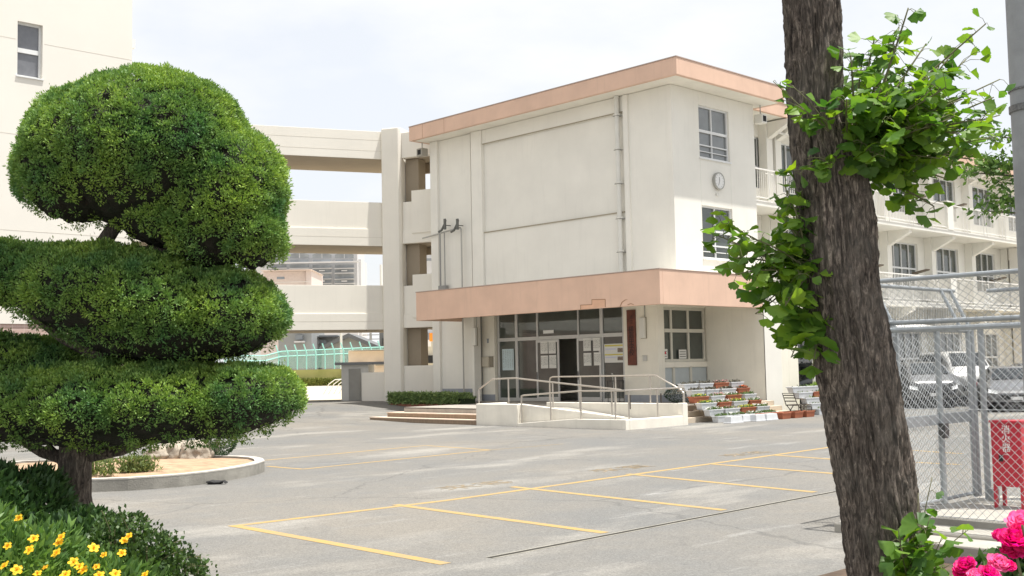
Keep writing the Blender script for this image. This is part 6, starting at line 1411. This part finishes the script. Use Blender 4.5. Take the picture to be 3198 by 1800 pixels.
AZ = shrub('round_leaved_shrub', 'airy shrub of tiny round leaves spreading right over the asphalt at the lower left', [(C(300, 1345, 6.0), (rr(60), 0.28, rr(50))), (C(370, 1395, 5.9), (rr(60), 0.28, rr(50))), (C(450, 1445, 5.9), (rr(60), 0.25, rr(40))), (C(330, 1450, 5.9), (rr(100), 0.3, rr(70)))], 5200, 0.026, AZL, 0.72, spread=1.1)
# arching sprays of the airy shrub
m = MB(); PP = []
for x, y in [(255, 1285), (300, 1290), (335, 1300), (370, 1310), (400, 1325), (430, 1345), (455, 1360), (480, 1380), (505, 1400), (522, 1425), (528, 1450), (490, 1420), (460, 1400), (415, 1370), (350, 1330)]:
    A = Vector(C(330+random.uniform(-40, 60), 1480, 5.9)); B = Vector(C(x, y, 5.9+random.uniform(-0.15, 0.15))); mid = (A+B)/2+ZU*0.08; pts = [A*(1-t)**2+mid*2*t*(1-t)+B*t*t for t in [i/6 for i in range(7)]]; m.tube(pts, 0.003, 5)
    for k in range(90): t = random.uniform(0.25, 1); q = A*(1-t)**2+mid*2*t*(1-t)+B*t*t; PP.append(tuple(q+Vector((random.gauss(0, .028), random.gauss(0, .028), random.gauss(0, .02)))))
m.build('arching_stems', TWIG, AZ); V, F = leaf_cloud(np.array(PP), np.tile([0.0, 0, 0.6], (len(PP), 1)), 0.026, aspect=0.7, spread=1.2); np_mesh('spray_leaves', V, F, AZL, AZ)
PET = mat('yellow_petal', (0.80, 0.52, 0.012), 0.6, island=0.25, trans=0.3); STM = mat('orange_stamen', (0.75, 0.36, 0.01), 0.7)
fl = [(50, 1295+5), (85, 1357), (155, 1353), (148, 1368), (75, 1385), (143, 1393), (235, 1380), (262, 1398), (307, 1393), (312, 1362), (185, 1415), (200, 1427), (243, 1428), (42, 1435), (115, 1430), (165, 1447), (250, 1448), (365, 1448), (290, 1445), (325, 1350), (210, 1436), (20, 1375), (12, 1425), (95, 1445)]
fl[0] = (48, 1305); 
for (x, y) in fl:
    d_ = 5.12 if y > 1340 else 5.6
    c_ = Vector(C(x, y, d_+random.uniform(-.06, .06))); face = (Vector((0.1, -0.2, 0.75))-HF*0.5+Vector((random.gauss(0, .25), random.gauss(0, .25), 0))).normalized(); a = face.cross(Vector((1, 0, 0))).normalized(); b_ = face.cross(a)
    Vv, Fv = [], []; rad = random.uniform(0.017, 0.028)
    for k in range(5):
        an = k*2*math.pi/5; dirr = a*math.cos(an)+b_*math.sin(an); side = face.cross(dirr); n0 = len(Vv)
        Vv += [tuple(c_), tuple(c_+dirr*rad*0.55+side*rad*0.40+face*0.006), tuple(c_+dirr*rad*1.0+side*rad*0.22+face*0.008), tuple(c_+dirr*rad*0.95-side*rad*0.25+face*0.004), tuple(c_+dirr*rad*0.5-side*rad*0.38+face*0.006)]; Fv.append((n0, n0+1, n0+2, n0+3, n0+4))
    mm = MB(); mm.v = Vv; mm.f = Fv; fo = mm.build('flower', PET, HS)
    mm = MB()
    for k in range(14): an = random.uniform(0, 6.28); e = c_+face*random.uniform(.008, .016)+(a*math.cos(an)+b_*math.sin(an))*random.uniform(.002, .012); mm.tube([c_, e], 0.0009, 3, cap=False)
    mm.build('stamens', STM, fo)
# ------------------------------------------------------------------ pink roses at the lower right
ROSE = mat('pink_petal', (0.74, 0.035, 0.27), 0.55, col2=(0.80, 0.02, 0.20), vscale=18, island=0.25, trans=0.35); ROSE2 = mat('pale_pink_petal', (0.88, 0.22, 0.45), 0.55, island=0.2, trans=0.35)
RT_ = 3.6
RB = thing('rose_bush', (at(3150, 1800, RT_).x, at(3150, 1800, RT_).y, 0), 'rose bush with bright pink double flowers in the lower right corner', 'rose bush')
RL = mat('rose_leaf', (0.06, 0.13, 0.03), 0.45, island=0.3, trans=0.25)
def rose(px, py, rpx, t, parent, m_):
    c_ = at(px, py, t); R = rpx/FPX*t; Vv, Fv = [], []; axis = (ZU*0.7-HF*0.6+Vector((random.gauss(0, .2), random.gauss(0, .2), 0))).normalized(); a = axis.cross(Vector((1, 0, 0))).normalized(); b_ = axis.cross(a)
    n = 46
    for k in range(n):
        f = (k+0.5)/n; th = k*2.399963; el = math.radians(82-96*f); dr_ = (a*math.cos(th)+b_*math.sin(th)); d = (dr_*math.cos(el)+axis*math.sin(el)).normalized(); side = axis.cross(dr_).normalized(); u_ = d.cross(side)
        base = c_-axis*R*0.2+dr_*R*0.12; L_ = R*(0.62+0.42*f)*random.uniform(.85, 1.12); W_ = R*(0.30+0.32*f); n0 = len(Vv); curl = random.uniform(-0.25, 0.3)*R
        for i, (l, w_) in enumerate(((0.0, 0.25), (0.35, 0.8), (0.7, 1.0), (0.92, 0.75), (1.0, 0.3))):
            for s_ in (-1, 0, 1): 
                wob = random.uniform(-.06, .06)*R; Vv.append(tuple(base+d*L_*l+side*W_*w_*s_+u_*((0.18*R if s_ else 0)+curl*l*l+wob*l)))
        for i in range(4):
            for j in range(2): q = n0+i*3+j; Fv.append((q, q+1, q+4, q+3))
    mm = MB(); mm.v = Vv; mm.f = Fv; return mm.build('flower', m_, parent, smooth=True)
for px, py, r_, tt, m_ in [(3165, 1685, 44, 3.6, ROSE), (3192, 1640, 46, 3.7, ROSE2), (3125, 1672, 24, 3.65, ROSE), (3150, 1720, 24, 3.6, ROSE), (3010, 1770, 30, 3.5, ROSE), (3120, 1758, 32, 3.5, ROSE2), (3150, 1765, 22, 3.5, ROSE), (3090, 1790, 32, 3.4, ROSE), (3050, 1800, 28, 3.4, ROSE2), (3192, 1612, 22, 3.8, ROSE2), (3172, 1728, 22, 3.6, ROSE), (3105, 1800, 22, 3.4, ROSE2), (3190, 1705, 34, 3.6, ROSE), (3030, 1755, 18, 3.5, ROSE), (3000, 1788, 22, 3.5, ROSE), (3195, 1668, 36, 3.65, ROSE)]:
    rose(px, py, r_, tt, RB, m_)
P, N_ = [], []
for px, py, n in [(3170, 1770, 160), (3120, 1785, 60), (3185, 1740, 60), (3040, 1815, 60), (3190, 1830, 300), (3100, 1850, 300), (3150, 1810, 160)]:
    c_ = np.array(at(px, py, 3.75)); P.append(c_+rng.normal(0, 0.035, (n, 3))); N_.append(rng.normal(0, 1, (n, 3)))
V, F = leaf_cloud(np.vstack(P), np.vstack(N_), 0.05, aspect=0.55, spread=0.8); np_mesh('foliage', V, F, RL, RB)
m = MB()
for px, py in ((3165, 1690), (3010, 1775), (3120, 1760), (3090, 1790), (3192, 1640)):
    a = at(px, py, 3.6); m.tube([(a.x+0.1, a.y+0.05, 0.0), (a.x+0.05, a.y, a.z-0.3), tuple(a)], [0.008, 0.006, 0.004], 6)
m.build('stems', TWIG, RB)
